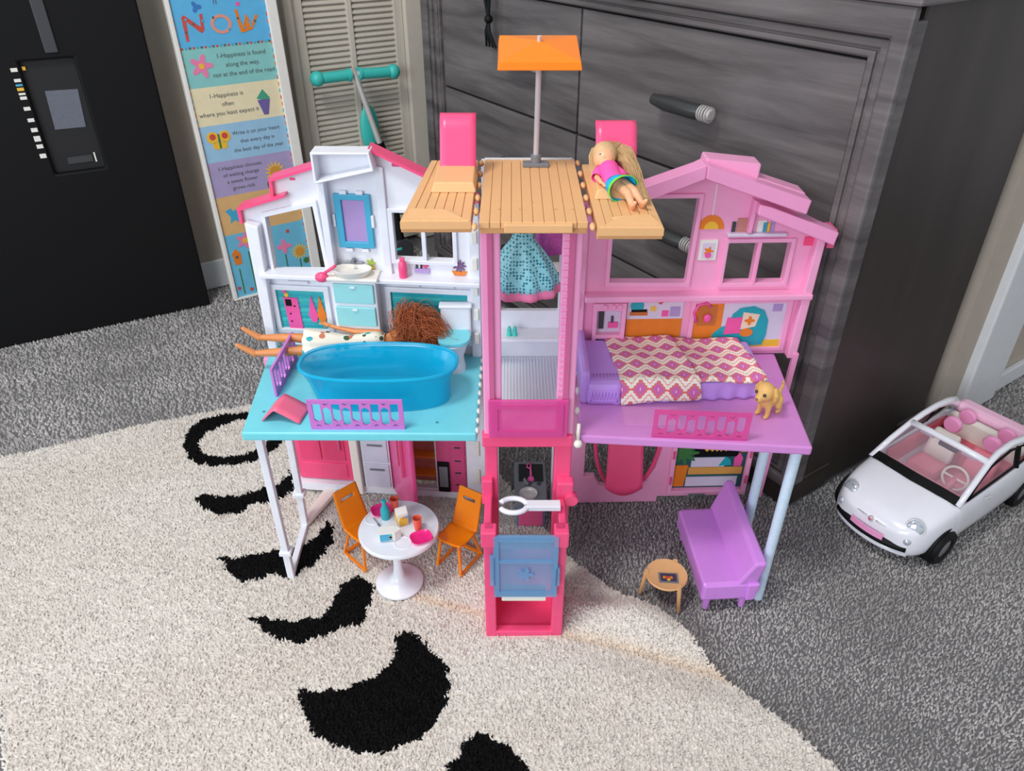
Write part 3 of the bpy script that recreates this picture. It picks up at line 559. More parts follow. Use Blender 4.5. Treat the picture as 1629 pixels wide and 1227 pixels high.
hp = MB(RT).tube([(.272,-.010,.360),(.267,-.010,.375),(.272,-.010,.388),(.284,-.010,.391),(.290,-.010,.385)], .0022, 8).ell((.288, -.010, .366), (.006, .003, .007)).build('headphones', PPINK, wr, smooth=True)
# --- pink wing, lower wall with swing seat
wrl = MB(RT).prism([(.095,.0),(.252,.0),(.252,.012),(.405,.012),(.405,FZ-.012),(.095,FZ-.012)], -.002, .010, [[(.122,.060),(.140,.060),(.150,.040),(.170,.032),(.205,.032),(.228,.045),(.242,.075),(.246,.12),(.246,.262),(.122,.262)], rect(.272,.396,.028,.255)]).build('pink_lower_wall', WPINK, H, bevel=.0015)
def rl(name, poly, m, y0, y1, holes=(), bevel=0, parent=None): return MB(RT).prism(poly, y0, y1, holes).build(name, m, parent or wrl, bevel=bevel)
rgp = [(.190+.054*math.cos(a), -.008, .150+.118*math.sin(a)) for a in [2*PI*k/36 for k in range(36)]]
MB(RT).tube(rgp, .0035, 8, closed=True).build('swing_ring', HOT, wrl, smooth=True)
MB(RT).grid(lambda u, v: (.155+.062*u-.004*math.sin(v*3)*(u-.5), -.012+.035*(v-.25)**2*3-.03*(1-v)**3, .046+.20*v+.016*(1-v)**4*4*(u-.5)**2), 8, 14).build('swing_seat', HOT, wrl, smooth=True, solid=.003)
bf = rl('bookcase_frame', rect(.266, .402, .022, .261), WPINK, -.008, -.001, [rect(.274,.394,.028,.253)], .001)
rl('printed_room', rect(.272, .396, .026, .255), mat('print_dark_teal', (40, 90, 96), .5), .002, .006)
rl('printed_pot', [(.276,.032),(.295,.032),(.299,.078),(.276,.078)], PORA, .0005, .003); rl('printed_tree', flower(.288, .105, .027, 9, 60), PGREEN, .0005, .003)
rl('printed_shelf', rect(.300, .392, .058, .073), mat('print_shelf_wood', (222, 160, 80), .5), .0005, .003); rl('printed_books', rect(.298, .386, .032, .052), PLILAC, .0005, .003); rl('printed_counter', rect(.303, .360, .074, .094), PLILAC, .0007, .003)
tvp = rl('printed_screen', rect(.306, .380, .096, .150), BLACK, .0006, .003)
for x in (.326, .335, .343, .350, .358): rl('printed_gold_mark', flower(x, .111, .004, 4, 16), PYEL, .0002, .003)
rl('printed_shell', [(.350,.076),(.372,.078),(.368,.090),(.360,.096)], PTEAL, .0002, .003); rl('printed_vase', [(.376,.075),(.388,.075),(.390,.092),(.383,.104),(.375,.092)], PPINK, .0004, .003); rl('printed_lamp', rect(.384, .394, .105, .16), PORA, .0004, .003)
rl('foot_slot', rect(.306, .334, .015, .019), GREY, -.0045, -.001)
for z in (.045, .10): 
    for x in (.2675, .3965): rl('panel_clip', rect(x, x+.004, z, z+.016), DPINK, -.010, -.007, (), 0, bf)
# --- purple floor, its legs and railing
pf2 = MB().slab([(.086,.792),(.384,.766),(.402,1.0),(.100,.992)], FZ-.013, FZ).build('purple_floor', PURP, H, bevel=.0025)
for i in range(4): MB().ell((.086+i*.004, .80+i*.05, FZ-.003), (.004, .008, .006), 8, 6).build('hinge_clip', CREAM, pf2, smooth=True)
MB().tube([(.086,.790,FZ+.02),(.086,.788,FZ-.006)], .0025, 8).ell((.086,.787,FZ-.010), .006, 12, 8).build('latch_knob', CREAM, pf2, smooth=True)
MB().slab([(.150,.815),(.225,.812),(.226,.856),(.151,.858)], FZ-.0005, FZ+.0006).build('floor_inset', mat('purple_floor_light', (222, 150, 214), .3), pf2)
PBW = mat('pale_blue_lattice', (206, 226, 244), .3, var=.12, scale=220)
for p in ((.371,.784), (.374,.89)): MB().tube([(p[0]+.002, p[1], FZ-.012), (p[0], p[1], .0)], .0075, 12).build('leg', PBW, H, smooth='auto')
MB().tube([(.371,.786,.008),(.374,.888,.008)], .004, 6).build('foot_rail', PBW, H)
MB().tube([(.424,.99,.02),(.428,.985,FZ+.01)], .006, 4).build('wing_end_post', LPINK, H, bevel=.001)
railing('railing', (.181,.789,FZ), (.303,.781,FZ), .044, MAG, .05)
# --- tower
TX0, TX1 = -.036, .079
for nm, x0, x1 in (('l', -.036, -.013), ('r', .056, .079)):
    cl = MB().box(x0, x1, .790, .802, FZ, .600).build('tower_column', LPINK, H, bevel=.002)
    MB().box(x0+.008, x1-.009, .786, .790, FZ, .60).build('column_groove_shade', mat('column_shadow_pink', (206, 100, 150), .4), cl)  # raised strip in darker pink paints the shade of a groove
    lc = MB().box(x0, x1-.006 if nm == 'l' else x1, .790, .806, .0, FZ).build('tower_post', HOT, H, bevel=.002)
    xs_ = -.040 if nm == 'l' else .077
    MB().box(xs_, xs_+.005, .975, .995, .02, .600).build('tower_side', WHITE if nm == 'l' else WPINK, H, bevel=.001)
cl = bpy.data.objects['tower_column.001']
for i in range(30): MB().box(.0572, .0640, .7880, .790, FZ+.02+i*.0088, FZ+.0245+i*.0088).build('rack_tooth', LPINK, cl, bevel=.0006)
MB().box(TX0-.003, TX1, .784, .800, FZ-.014, FZ+.004).build('tower_beam', HOT, H, bevel=.002)
gt = MB().box(-.030, .071, .781, .785, FZ+.004, FZ+.062).build('gate', MAG, H, bevel=.001)
MB().prism(rect(-.024, .065, FZ+.010, FZ+.056), .7795, .781, [rect(-.018,.059,FZ+.016,FZ+.050)]).build('gate_frame', MAG, gt)
tf = MB().box(-.034, .077, .800, .990, FZ-.010, FZ).build('tower_floor', WHITE, H)
for i in range(22): MB().box(-.028+i*.0046, -.0252+i*.0046, .802, .985, FZ, FZ+.0012).build('floor_rib', WHITE, tf)
tb = MB().prism(rect(-.036, .080, FZ, .60), .990, 1.0, [rect(-.017,.067,.378,.575)]).build('tower_back_wall', WHITE, H, bevel=.001)
MB().prism(rect(-.036, .080, .345, .350), .955, .990).build('shelf', WHITE, tb, bevel=.001)
MB().prism([(.034,.44),(.067,.44),(.067,.452),(.046,.452),(.046,.462),(.034,.462)], .990, .998).build('window_bar', CREAM, tb)
for x0 in (-.036, .066): MB().prism(rect(x0, x0+.014, .0, FZ-.01), .990, 1.0).build('back_post', WHITE, tb, bevel=.001)
# --- elevator car
ev = MB().prism([(-.037,.003),(.071,.003),(.071,.212),(.055,.212),(.055,.014),(-.022,.014),(-.022,.212),(-.037,.212)], .709, .722).build('elevator_car', HOT, H, bevel=.002)
for x0, x1 in ((-.037, -.027), (.061, .071)): MB().box(x0, x1, .722, .786, .003, .205).build('car_side', HOT, ev, bevel=.002)
MB().box(-.036, .070, .722, .786, .003, .010).build('car_floor', HOT, ev, bevel=.001)
MB().box(-.030, .064, .778, .786, .010, .100).build('car_back', HOT, ev, bevel=.001)
MB().box(-.040, -.020, .702, .722, .186, .212).build('car_bracket', HOT, ev, bevel=.002); MB().box(.054, .073, .702, .722, .186, .212).build('car_bracket', HOT, ev, bevel=.002)
MB().box(-.041, -.026, .78, .792, .190, .232).build('car_bracket', HOT, ev, bevel=.002); MB().box(.060, .083, .775, .792, .195, .232).build('car_bracket', HOT, ev, bevel=.003)
MB().cyl((.080,.782,.205), (.080,.770,.205), .009, n=14).build('car_pin', HOT, ev, smooth='auto')
dr_ = MB().prism(rect(-.024, .060, .096, .206), .7025, .7065).build('car_door', BLUET, ev, bevel=.001)
MB().prism(rect(-.024, .060, .096, .206), .700, .703, [rect(-.017,.053,.105,.199)]).prism(rect(-.017, .053, .160, .165), .700, .703).build('car_door_frame', BLUET, ev)
MB().prism(rect(-.029, -.022, .118, .170), .700, .708).build('car_door_hinge', BLUET, ev); MB().prism(rect(.058, .063, .118, .150), .700, .708).build('car_door_latch', BLUET, ev)
MB().prism(flower(.018, .140, .011, 5, 40), .6985, .7027).build('door_emblem', BLUET, ev)
MB().slab([(-.014,.702),(.046,.702),(.046,.724),(-.014,.724)], .086, .0945).build('car_step', CREAM, ev, bevel=.001)
hk = [(.002+.018*math.cos(a), .752+.014*math.sin(a), .214) for a in [math.radians(x) for x in range(12, 349, 12) if not 165 < x < 195]]
k_ = next(i for i, p in enumerate(hk) if p[1] < .752)
hb = MB().tube(list(reversed(hk[:k_])), .0038, 8).build('holder_ring', WHITE, ev, smooth=True); MB().tube(hk[k_:], .0038, 8).build('holder_ring', WHITE, ev, smooth=True)
MB().box(.019, .064, .745, .759, .210, .218).build('holder_arm', WHITE, ev, bevel=.001)
# --- roof deck
DZ = .612
dk = MB().box(-.034, .078, .743, .945, DZ-.014, DZ-.0012).build('deck', TAN2, H, bevel=.001)
MB().box(-.008, .062, .734, .743, DZ-.010, DZ-.001).build('deck_lip', TAN, dk, bevel=.001)
def plank(x0, x1, y0, y1, par, xb0=None, xb1=None):
    xb0 = x0 if xb0 is None else xb0; xb1 = x1 if xb1 is None else xb1
    MB().slab([(x0,y0),(x1,y0),(xb1,y1),(xb0,y1)], DZ-.007, DZ).build('plank', TAN, par, bevel=.0006)
for i in range(10):
    w_ = .112/10; plank(-.034+i*w_+.0003, -.034+(i+1)*w_-.0004, .740, .952, dk)
for x in (-.014, .008, .046, .064): MB().cyl((x,.775,DZ-.001), (x,.775,DZ+.0006), .0016, n=8).build('peg_hole', TAN2, dk)
MB().cyl((.021,.80,DZ-.001), (.021,.80,DZ+.0006), .0016, n=8).build('peg_hole', TAN2, dk)
for x in (-.038, .082):
    for i in range(6): MB().ell((x, .735+i*.042, DZ-.003), (.0032, .008, .0036), 10, 6).build('hinge_knuckle', TAN, dk, smooth=True)
for sg in (-1, 1):
    if sg < 0: f0, f1, b0, b1, yf, yb = -.115, -.042, -.101, -.042, .746, .948
    else: f0, f1, b0, b1, yf, yb = .086, .153, .086, .152, .728, .932
    fp = MB().slab([(f0,yf),(f1,yf),(b1,yb),(b0,yb)], DZ-.014, DZ-.0012).build('deck_flap', TAN2, H, bevel=.001)
    n = 7
    for i in range(n): plank(f0+(f1-f0)*i/n+.0004, f0+(f1-f0)*(i+1)/n-.0004, yf, yb, fp, b0+(b1-b0)*i/n+.0004, b0+(b1-b0)*(i+1)/n-.0004)
    ex = f0 if sg < 0 else f1; ix = f1 if sg < 0 else f0; o_ = sg*-1
    MB().add([(ex,yf-.003,DZ-.009),(ix,yf-.003,DZ-.009),(ex,yf-.003,DZ-.001),(ix,yf-.003,DZ-.001),(ex+o_*.010,yf+.026,DZ+.003),(ix-o_*.028,yf+.022,DZ+.003),(ex,yf+.028,DZ-.004),(ix,yf+.028,DZ-.004)],
             [(0,1,3,2),(2,3,5,4),(4,5,7,6),(0,2,4,6),(1,3,5,7),(0,1,7,6)]).build('flap_rim', TAN, fp)
    lx0, lx1, ly0, ly1 = (-.087, -.040, .828, .886) if sg < 0 else (.094, .146, .806, .876)
    ls = MB().add([(lx0-.004,ly0,DZ),(lx1,ly0,DZ),(lx1,ly1,DZ),(lx0-.004,ly1,DZ),(lx0,ly0+.006,DZ+.010),(lx1-.003,ly0+.006,DZ+.010),(lx1-.003,ly1,DZ+.014),(lx0,ly1,DZ+.014)],
             [(0,3,2,1),(4,5,6,7),(0,1,5,4),(1,2,6,5),(2,3,7,6),(3,0,4,7)]).build('lounger_seat', TAN, fp, bevel=.0015)
    bx0, bx1 = lx0+.003, lx1-.002; hz = .056 if sg < 0 else .050
    by = ly1-.004
    MB().grid(lambda u, v: (bx0+(bx1-bx0)*u, by+.030*v+.012*max(0, v-.7)**2*6, DZ+.010+hz*v-.02*max(0, v-.8)**2*4), 6, 14).build('lounger_back', HOT, fp, smooth=True, solid=.005)
# ------------------------------------------------------------------ umbrella
um = thing('toy_umbrella', 'orange square toy umbrella standing in the roof deck', 'umbrella', (.029, .925, DZ))
MB().box(.013, .045, .918, .932, DZ, DZ+.005).cyl((.029,.925,DZ), (.029,.925,DZ+.014), .0065, n=12).build('base_clip', GREY, um, bevel=.001)
MB().cyl((.029,.925,DZ+.005), (.031,.925,.752), .0034, n=12).build('pole', mat('grey_pole', (190, 184, 190), .3), um, smooth='auto')
zc = .745; tl = math.radians(11)
UT = lambda x, y, z: (.0305+x, .925+y*math.cos(tl)-z*math.sin(tl), zc+y*math.sin(tl)+z*math.cos(tl))
cn = MB(UT).add([(-.046,-.041,-.008),(.046,-.041,-.008),(.046,.041,-.008),(-.046,.041,-.008),(-.0445,-.039,0),(.0445,-.039,0),(.0445,.039,0),(-.0445,.039,0),(0,0,.008)],
   [(0,1,5,4),(1,2,6,5),(2,3,7,6),(3,0,4,7),(4,5,8),(5,6,8),(6,7,8),(7,4,8)]).build('canopy', UMBO, um, bevel=.0015, solid=.002)
MB(UT).cyl((0,0,.007), (0,0,.014), .0026, n=10).build('finial', SILVER, um, smooth='auto')
# ------------------------------------------------------------------ bathroom pieces
tb_ = thing('bathtub', 'translucent blue oval bathtub on the turquoise floor', 'bathtub', (-.183, .893, FZ))
def oval(a, r, z): return 1
def sup(cx, cy, a, b_, n=48, p=2.6): return [(cx+a*math.copysign(abs(math.cos(t))**(2/p), math.cos(t)), cy+b_*math.copysign(abs(math.sin(t))**(2/p), math.sin(t))) for t in [2*PI*k/n for k in range(n)]]
def loftrings(rings):
    b = MB(); n = len(rings[0][0]); V = []; F = []
    for pts, z in rings: V += [(x, y, z) for x, y in pts]
    for i in range(len(rings)-1):
        for k in range(n): F.append((i*n+k, i*n+(k+1) % n, (i+1)*n+(k+1) % n, (i+1)*n+k))
    F.append(tuple(range(n-1, -1, -1))); F.append(tuple((len(rings)-1)*n+k for k in range(n)))
    return b.add(V, F)
cx, cy = -.183, .888
loftrings([(sup(cx+.004, cy-.002, .093, .042), FZ+.0005), (sup(cx, cy, .098, .046), FZ+.03), (sup(cx, cy, .105, .049), FZ+.047), (sup(cx, cy, .109, .051), FZ+.052), (sup(cx, cy, .107, .049), FZ+.054), (sup(cx, cy, .104, .0465), FZ+.052), (sup(cx, cy, .095, .043), FZ+.03), (sup(cx, cy, .088, .038), FZ+.006)]).build('tub_shell', TUB, tb_, smooth='auto')
MB().tube([(x, y, FZ+.0535) for x, y in sup(cx, cy, .1075, .0495)], .0028, 8, closed=True).build('rim', TUB, tb_, smooth='auto')
to = thing('toy_toilet', 'small white toy toilet with turquoise lid', 'toilet', (-.083, .962, FZ))
MB().lathe([(.017,0),(.0155,.010),(.014,.022),(.018,.034),(.0215,.046),(.020,.048)], (-.085, .958, FZ), 28, 1, 1.1).build('bowl', WHITE, to, smooth='auto')
MB().box(-.104, -.060, .978, .992, FZ+.040, FZ+.088).build('tank', WHITE, to, bevel=.003); MB().box(-.106, -.058, .976, .993, FZ+.088, FZ+.093).build('tank_lid', WHITE, to, bevel=.002)
MB().box(-.094, -.072, .962, .980, FZ, FZ+.044).build('pedestal', WHITE, to, bevel=.003)
MB().slab(sup(-.084, .960, .0235, .025, 32), FZ+.048, FZ+.0535).build('seat_lid', TURQ, to, bevel=.0015)
hb_ = thing('hair_brush', 'hot pink toy hair brush resting on the vanity edge', 'brush', LT(-.262, -.05, .423))
MB(LT).tube([(-.248,-.034,.452),(-.266,-.036,.440)], .0022, 8).build('handle', HOT, hb_, smooth=True)
b = MB(); c_ = LT(-.270, -.036, .434); b.ell(c_, (.010, .007, .0075), 14, 10).build('head', HOT, hb_, smooth=True)
bo = thing('shampoo_bottle', 'pink toy bottle standing on the white wall ledge', 'bottle', LT(-.155, -.02, .431))
MB().lathe([(.006,0),(.0065,.012),(.0055,.022),(.003,.026)], LT(-.155, -.018, .431), 16).build('body', HOT, bo, smooth='auto')
MB(LT).box(-.1585, -.1515, -.021, -.015, .456, .461).build('cap', HOT, bo, bevel=.001)
fo = MB(); F0 = rotf((-.305, .838), -8, FZ)
tn = MB(F0).grid(lambda u, v: (-.026+.052*u, -.020+.04*v, .0015+.019*(u/.36 if u < .36 else (1-u)/.64)**.9), 18, 4)
tag(tn.build('pink_towel', mat('salmon_pink', (250, 110, 140), .35), smooth='auto', solid=.002), 'bent pink plastic sheet lying at the turquoise floor corner', 'towel')
# ------------------------------------------------------------------ figures
def capsules(caps, n=14):
    b = MB()
    for p, q, r0, r1 in caps:
        p = Vector(p); q = Vector(q)
        b.ell(p, r0, n, 10).ell(q, r1, n, 10)
        if (q-p).length > 1e-5: b.tube([p, q], [r0, r1], n)
    return b
def strands(n, fn, r, m, name, parent, steps=12, sides=4):
    b = MB()
    for i in range(n):
        pts = [fn(i, k/steps) for k in range(steps+1)]
        b.tube(pts, [r*(1-.6*(k/steps)) for k in range(steps+1)], sides)
    o = b.build(name, m, parent, smooth=True, recalc=False); o['kind'] = 'stuff'; return o
def hand(p, d, up, s):
    p = Vector(p); d = Vector(d).normalized(); up = Vector(up).normalized(); sd = d.cross(up).normalized()
    L = [(p-d*.004*s, p+d*.004*s, .0026*s, .0030*s)]
    for i, (o, l) in enumerate(((-.0027,.0062),(-.0009,.0072),(.0009,.0068),(.0026,.0055))):
        a = p+d*.0055*s+sd*o*s; m_ = a+d*l*.55*s+sd*o*.15*s; L += [(a, m_, .00095*s, .0009*s), (m_, m_+(d*.8-up*.5).normalized()*l*.5*s, .0009*s, .0008*s)]
    a = p+sd*-.003*s; L += [(a, a+(d*.6-sd*.8).normalized()*.006*s, .0011*s, .0009*s)]
    return L
def foot(p, d, s):
    p = Vector(p); d = Vector(d).normalized(); return [(p, p+d*.011*s, .0042*s, .0034*s), (p+d*.011*s, p+d*.021*s, .0034*s, .0026*s)]
dz = FZ+.034
D1 = thing('doll', 'red haired doll in a floral dress lying behind the blue bathtub', 'doll', (-.25, .976, FZ))
hipA, hipB = (-.268,.982,dz), (-.268,.966,dz); sho = (-.186,.980,dz+.004)
caps = [((-.272,.975,dz), (-.256,.975,dz), .0145, .012), ((-.256,.975,dz), (-.236,.977,dz+.001), .0120, .0105), ((-.236,.977,dz+.001), (-.204,.979,dz+.004), .0105, .0135), ((-.204,.979,dz+.004), (-.190,.979,dz+.004), .0135, .010),
  ((-.190,.979,dz+.004), (-.172,.980,dz+.006), .0055, .0052), ((-.163,.982,dz+.008), (-.150,.983,dz+.009), .0150, .0160),
  ((-.270,.984,dz+.004), (-.322,.988,dz+.006), .0105, .0064), ((-.322,.988,dz+.006), (-.338,.989,dz+.005), .0064, .0070), ((-.338,.989,dz+.005), (-.374,.992,dz+.004), .0070, .0040),
  ((-.270,.966,dz), (-.320,.962,dz-.002), .0105, .0064), ((-.320,.962,dz-.002), (-.336,.961,dz-.003), .0064, .0070), ((-.336,.961,dz-.003), (-.374,.960,dz-.004), .0070, .0040),
  ((-.196,.990,dz+.012), (-.232,.994,dz+.013), .0060, .0046), ((-.232,.994,dz+.013), (-.266,1.000,dz+.018), .0044, .0030),
  ((-.192,.984,dz+.004), (-.162,.985,dz+.020), .0060, .0046), ((-.162,.985,dz+.020), (-.118,.985,dz+.024), .0044, .0030)]
caps += foot((-.375,.992,dz+.004), (-.8,.02,.55), 1.25)+foot((-.375,.960,dz-.004), (-.8,-.02,.5), 1.25)
caps += hand((-.272,1.001,dz+.020), (-1,.1,.35), (0,0,1), 1.15)+hand((-.110,.984,dz+.024), (1,-.1,-.05), (0,0,1), 1.15)
caps += [((-.160,.972,dz+.020), (-.158,.968,dz+.024), .003, .0022)]
capsules(caps).build('body', SKIN2, D1, remesh=.0011)
FLO = bpy.data.materials.new('floral_cloth'); FLO.use_nodes = True; nt = FLO.node_tree
vo = nt.nodes.new('ShaderNodeTexVoronoi'); vo.inputs['Scale'].default_value = 75; tc = nt.nodes.new('ShaderNodeTexCoord'); nt.links.new(tc.outputs['Object'], vo.inputs['Vector'])
lt_ = nt.nodes.new('ShaderNodeMath'); lt_.operation = 'LESS_THAN'; lt_.inputs[1].default_value = .36; nt.links.new(vo.outputs['Distance'], lt_.inputs[0])
cr = nt.nodes.new('ShaderNodeValToRGB'); cr.color_ramp.interpolation = 'CONSTANT'; sp_ = nt.nodes.new('ShaderNodeSeparateColor'); nt.links.new(vo.outputs['Color'], sp_.inputs[0]); nt.links.new(sp_.outputs[0], cr.inputs[0])
els = cr.color_ramp.elements; els[0].color = (*lin((60,90,60)), 1); els[1].position = .35; els[1].color = (*lin((60,170,180)), 1); e = els.new(.6); e.color = (*lin((200,120,90)), 1); e = els.new(.82); e.color = (*lin((226,216,200)), 1)
mx = nt.nodes.new('ShaderNodeMix'); mx.data_type = 'RGBA'; mx.inputs[6].default_value = (*lin((236,228,212)), 1); nt.links.new(lt_.outputs[0], mx.inputs[0]); nt.links.new(cr.outputs[0], mx.inputs[7]); nt.links.new(mx.outputs[2], nt.nodes['Principled BSDF'].inputs['Base Color']); nt.nodes['Principled BSDF'].inputs['Roughness'].default_value = .85
def dress_tube(pts, rads, name, m, parent, flare=0, nf=9, n=40, sy=1):
    b = MB(); V = []; F = []
    for i, (p, r) in enumerate(zip(pts, rads)):
        t = i/(len(pts)-1); p = Vector(p); d_ = Vector(pts[min(i+1, len(pts)-1)])-Vector(pts[max(i-1, 0)]); d_.normalize()
        x = d_.cross(Vector((0,0,1))); x = x.normalized() if x.length > .1 else Vector((1,0,0)); y = x.cross(d_)
        for k in range(n):
            a = 2*PI*k/n; rr = r*(1+flare*t*math.sin(nf*a+i*.25)); V.append(tuple(p+x*rr*math.cos(a)+y*rr*sy*math.sin(a)))
    for i in range(len(pts)-1):
        for k in range(n): F.append((i*n+k, i*n+(k+1) % n, (i+1)*n+(k+1) % n, (i+1)*n+k))
    return b.add(V, F).build(name, m, parent, smooth=True, solid=.0008)
dress_tube([(-.186,.979,dz+.004),(-.200,.979,dz+.004),(-.214,.978,dz+.003),(-.236,.977,dz+.001),(-.250,.976,dz),(-.268,.975,dz),(-.290,.975,dz+.001),(-.302,.975,dz+.001)], [.0125,.0152,.0145,.0130,.0160,.0195,.0220,.0230], 'floral_dress', FLO, D1, .10, 8)
HR = mat('auburn_hair', (176, 92, 48), .45, var=.35, scale=90)
def hair1(i, t):
    r_ = random.Random(i); a = r_.uniform(-PI*.62, PI*.62); ph = r_.uniform(0, 6.3); L = r_.uniform(.040, .078); rise = r_.uniform(-.012, .030)
    s0 = (-.158+.010*r_.uniform(-1,1), .982+.013*r_.uniform(-1,1), dz+.016+.008*r_.uniform(-1,1))
    return (s0[0]+math.cos(a)*L*t+.0035*math.sin(9*t+ph)+(.004 if a else 0), max(.958, s0[1]+.35*math.sin(a)*L*t+.003*math.cos(8*t+ph)-.006*t), max(FZ+.003, s0[2]+rise*math.sin(PI*min(1, t*1.1))*1.3+.55*abs(math.sin(a))*L*t*(1 if i % 3 else -.5)-.02*t*t+.0035*math.sin(11*t+ph)))
strands(900, hair1, .0006, HR, 'hair', D1)
MB().ell((-.152,.984,dz+.012), (.0185,.016,.0185)).build('hair_cap', HR, D1, smooth=True)
D1.location.y -= .010
# small blonde doll on the right lounger
D2 = thing('doll', 'small blonde doll in a pink top and blue skirt on the lounger', 'doll', (.122, .81, DZ))
z0 = DZ+.016
c2 = [((0.1170,0.8120,z0+.002), (0.1140,0.8280,z0+.005), .0130, .0115), ((0.1140,0.8280,z0+.005), (0.1100,0.8480,z0+.013), .0115, .0120), ((0.1100,0.8480,z0+.013), (0.1080,0.8580,z0+.017), .005, .005), ((0.1070,0.8650,z0+.021), (0.1070,0.8700,z0+.024), .0165, .0165),
  ((0.1220,0.8090,z0), (0.1330,0.7810,z0-.002), .0088, .0064), ((0.1330,0.7810,z0-.002), (0.1370,0.7560,z0-.011), .0062, .0044), ((0.1290,0.8120,z0+.002), (0.1430,0.7840,z0-.001), .0088, .0064), ((0.1430,0.7840,z0-.001), (0.1510,0.7620,z0-.010), .0062, .0044),
  ((0.1370,0.7540,z0-.013), (0.1360,0.7450,z0-.006), .0045, .0036), ((0.1510,0.7600,z0-.012), (0.1520,0.7510,z0-.005), .0045, .0036), ((0.1360,0.7450,z0-.006), (0.1380,0.7420,z0-.002), .0036, .003), ((0.1520,0.7510,z0-.005), (0.1540,0.7480,z0-.001), .0036, .003),
  ((0.1000,0.8500,z0+.010), (0.0940,0.8320,z0+.004), .0055, .0046), ((0.0940,0.8320,z0+.004), (0.0980,0.8140,z0+.003), .0044, .0032), ((0.1230,0.8480,z0+.010), (0.1340,0.8340,z0+.002), .0055, .0045), ((0.1340,0.8340,z0+.002), (0.1320,0.8180,z0-.003), .0044, .0032),
  ((0.1040,0.8530,z0+.027), (0.1040,0.8510,z0+.028), .0022, .0018)]
c2 += hand((0.1000,0.8090,z0+.003), (.3,-1,0), (0,0,1), .9)+hand((0.1310,0.8130,z0-.004), (-.2,-1,-.2), (0,0,1), .9)
capsules(c2).build('body', SKIN, D2, remesh=.0011)
for sx in (-1, 1): MB().ell((.106+sx*.006, .8555, z0+.0305), (.0022,.0014,.0018), 10, 6).build('eye', mat('eye_blue', (50, 70, 110), .3), D2, smooth=True)
MB().ell((0.1055,0.8505,z0+.0222), (.0028,.0010,.0010), 10, 6).build('mouth', PPINK, D2, smooth=True)
NEON = mat('neon_pink_cloth', (255, 86, 170), .7); 
dress_tube([(0.1090,0.8550,z0+.015),(0.1110,0.8460,z0+.012),(0.1130,0.8340,z0+.008),(0.1150,0.8220,z0+.004),(0.1180,0.8120,z0+.001)], [.0088,.0148,.0140,.0142,.0158], 'top', NEON, D2)
dress_tube([(0.1000,0.8510,z0+.011),(0.0960,0.8410,z0+.007),(0.0930,0.8300,z0+.004)], [.0066,.0075,.0076], 'sleeve', NEON, D2); dress_tube([(0.1230,0.8490,z0+.010),(0.1300,0.8410,z0+.006),(0.1350,0.8340,z0+.002)], [.0066,.0072,.0074], 'sleeve', NEON, D2)
dress_tube([(0.1160,0.8220,z0+.003),(0.1200,0.8120,z0+.001),(0.1240,0.8010,z0+.001),(0.1270,0.7920,z0+.001)], [.0150,.0175,.0205,.0225], 'skirt', mat('skirt_blue', (20, 170, 220), .7), D2, .06, 6, 40, .8)
dress_tube([(0.1265,0.7945,z0+.001),(0.1285,0.7895,z0+.001)], [.0228,.0234], 'skirt_hem', mat('neon_green_cloth', (110, 230, 60), .7), D2, 0, 6, 40, .82)
HB = mat('blonde_hair', (206, 170, 122), .5, var=.25, scale=90)
def hair2(i, t):
    r_ = random.Random(1000+i); a = r_.random(); ph = r_.uniform(0, 6); k_ = r_.uniform(-1, 1)
    # from the crown, back over the lounger, then sweeping round to the right and down beside the body
    path = [(.108+.013*k_, .876+.006*r_.random(), z0+.030+.012*(1-abs(k_))), (.112+.016*k_+.012*a, .895+.010*a, z0+.030+.006*a), (.126+.012*k_+.016*a, .892-.004*a+.006*k_, z0+.022+.006*a), (.140+.006*k_+.012*a, .865-.03*a, z0+.010+.008*r_.random()), (.146+.006*k_+.008*a, .835-.045*a, z0-.002+.006*r_.random()), (.148+.006*k_+.008*a, .815-.05*a, z0-.008+.004*r_.random())]
    if i % 4 == 0: path = [path[0], (.100+.010*k_, .890, z0+.030), (.094+.008*k_, .885, z0+.018), (.092+.006*k_, .868, z0+.006), (.093+.004*k_, .855, z0), (.095, .850, z0-.004)]
    s_ = t*5; j = min(4, int(s_)); f = s_-j; f = f*f*(3-2*f)*.4+f*.6
    p_, q_ = path[j], path[j+1]; return tuple(p_[c]+(q_[c]-p_[c])*f+.0009*math.sin(11*t+ph+c) for c in range(3))
strands(700, hair2, .0007, HB, 'hair', D2, 14)
MB().ell((0.1075,0.8740,z0+.0265), (.0188,.0165,.0182)).build('hair_cap', HB, D2, smooth=True)
D2.scale = (.76, .76, .76); D2.location = (.116, .818, DZ)
# ------------------------------------------------------------------ clothes hanging in the tower
DRS = bpy.data.materials.new('teal_dotted_satin'); DRS.use_nodes = True; nt = DRS.node_tree; vo = nt.nodes.new('ShaderNodeTexVoronoi'); vo.inputs['Scale'].default_value = 250; vo.inputs['Randomness'].default_value = .25
tc = nt.nodes.new('ShaderNodeTexCoord'); nt.links.new(tc.outputs['Object'], vo.inputs['Vector']); lt_ = nt.nodes.new('ShaderNodeMath'); lt_.operation = 'LESS_THAN'; lt_.inputs[1].default_value = .38; nt.links.new(vo.outputs['Distance'], lt_.inputs[0])
mx = nt.nodes.new('ShaderNodeMix'); mx.data_type = 'RGBA'; mx.inputs[6].default_value = (*lin((150, 226, 238)), 1); mx.inputs[7].default_value = (*lin((30, 122, 140)), 1); nt.links.new(lt_.outputs[0], mx.inputs[0]); nt.links.new(mx.outputs[2], nt.nodes['Principled BSDF'].inputs['Base Color']); nt.nodes['Principled BSDF'].inputs['Roughness'].default_value = .4
dd_ = thing('doll_dress', 'turquoise dotted doll dress with pink hem hanging in the tower', 'dress', (.018, .87, .45))
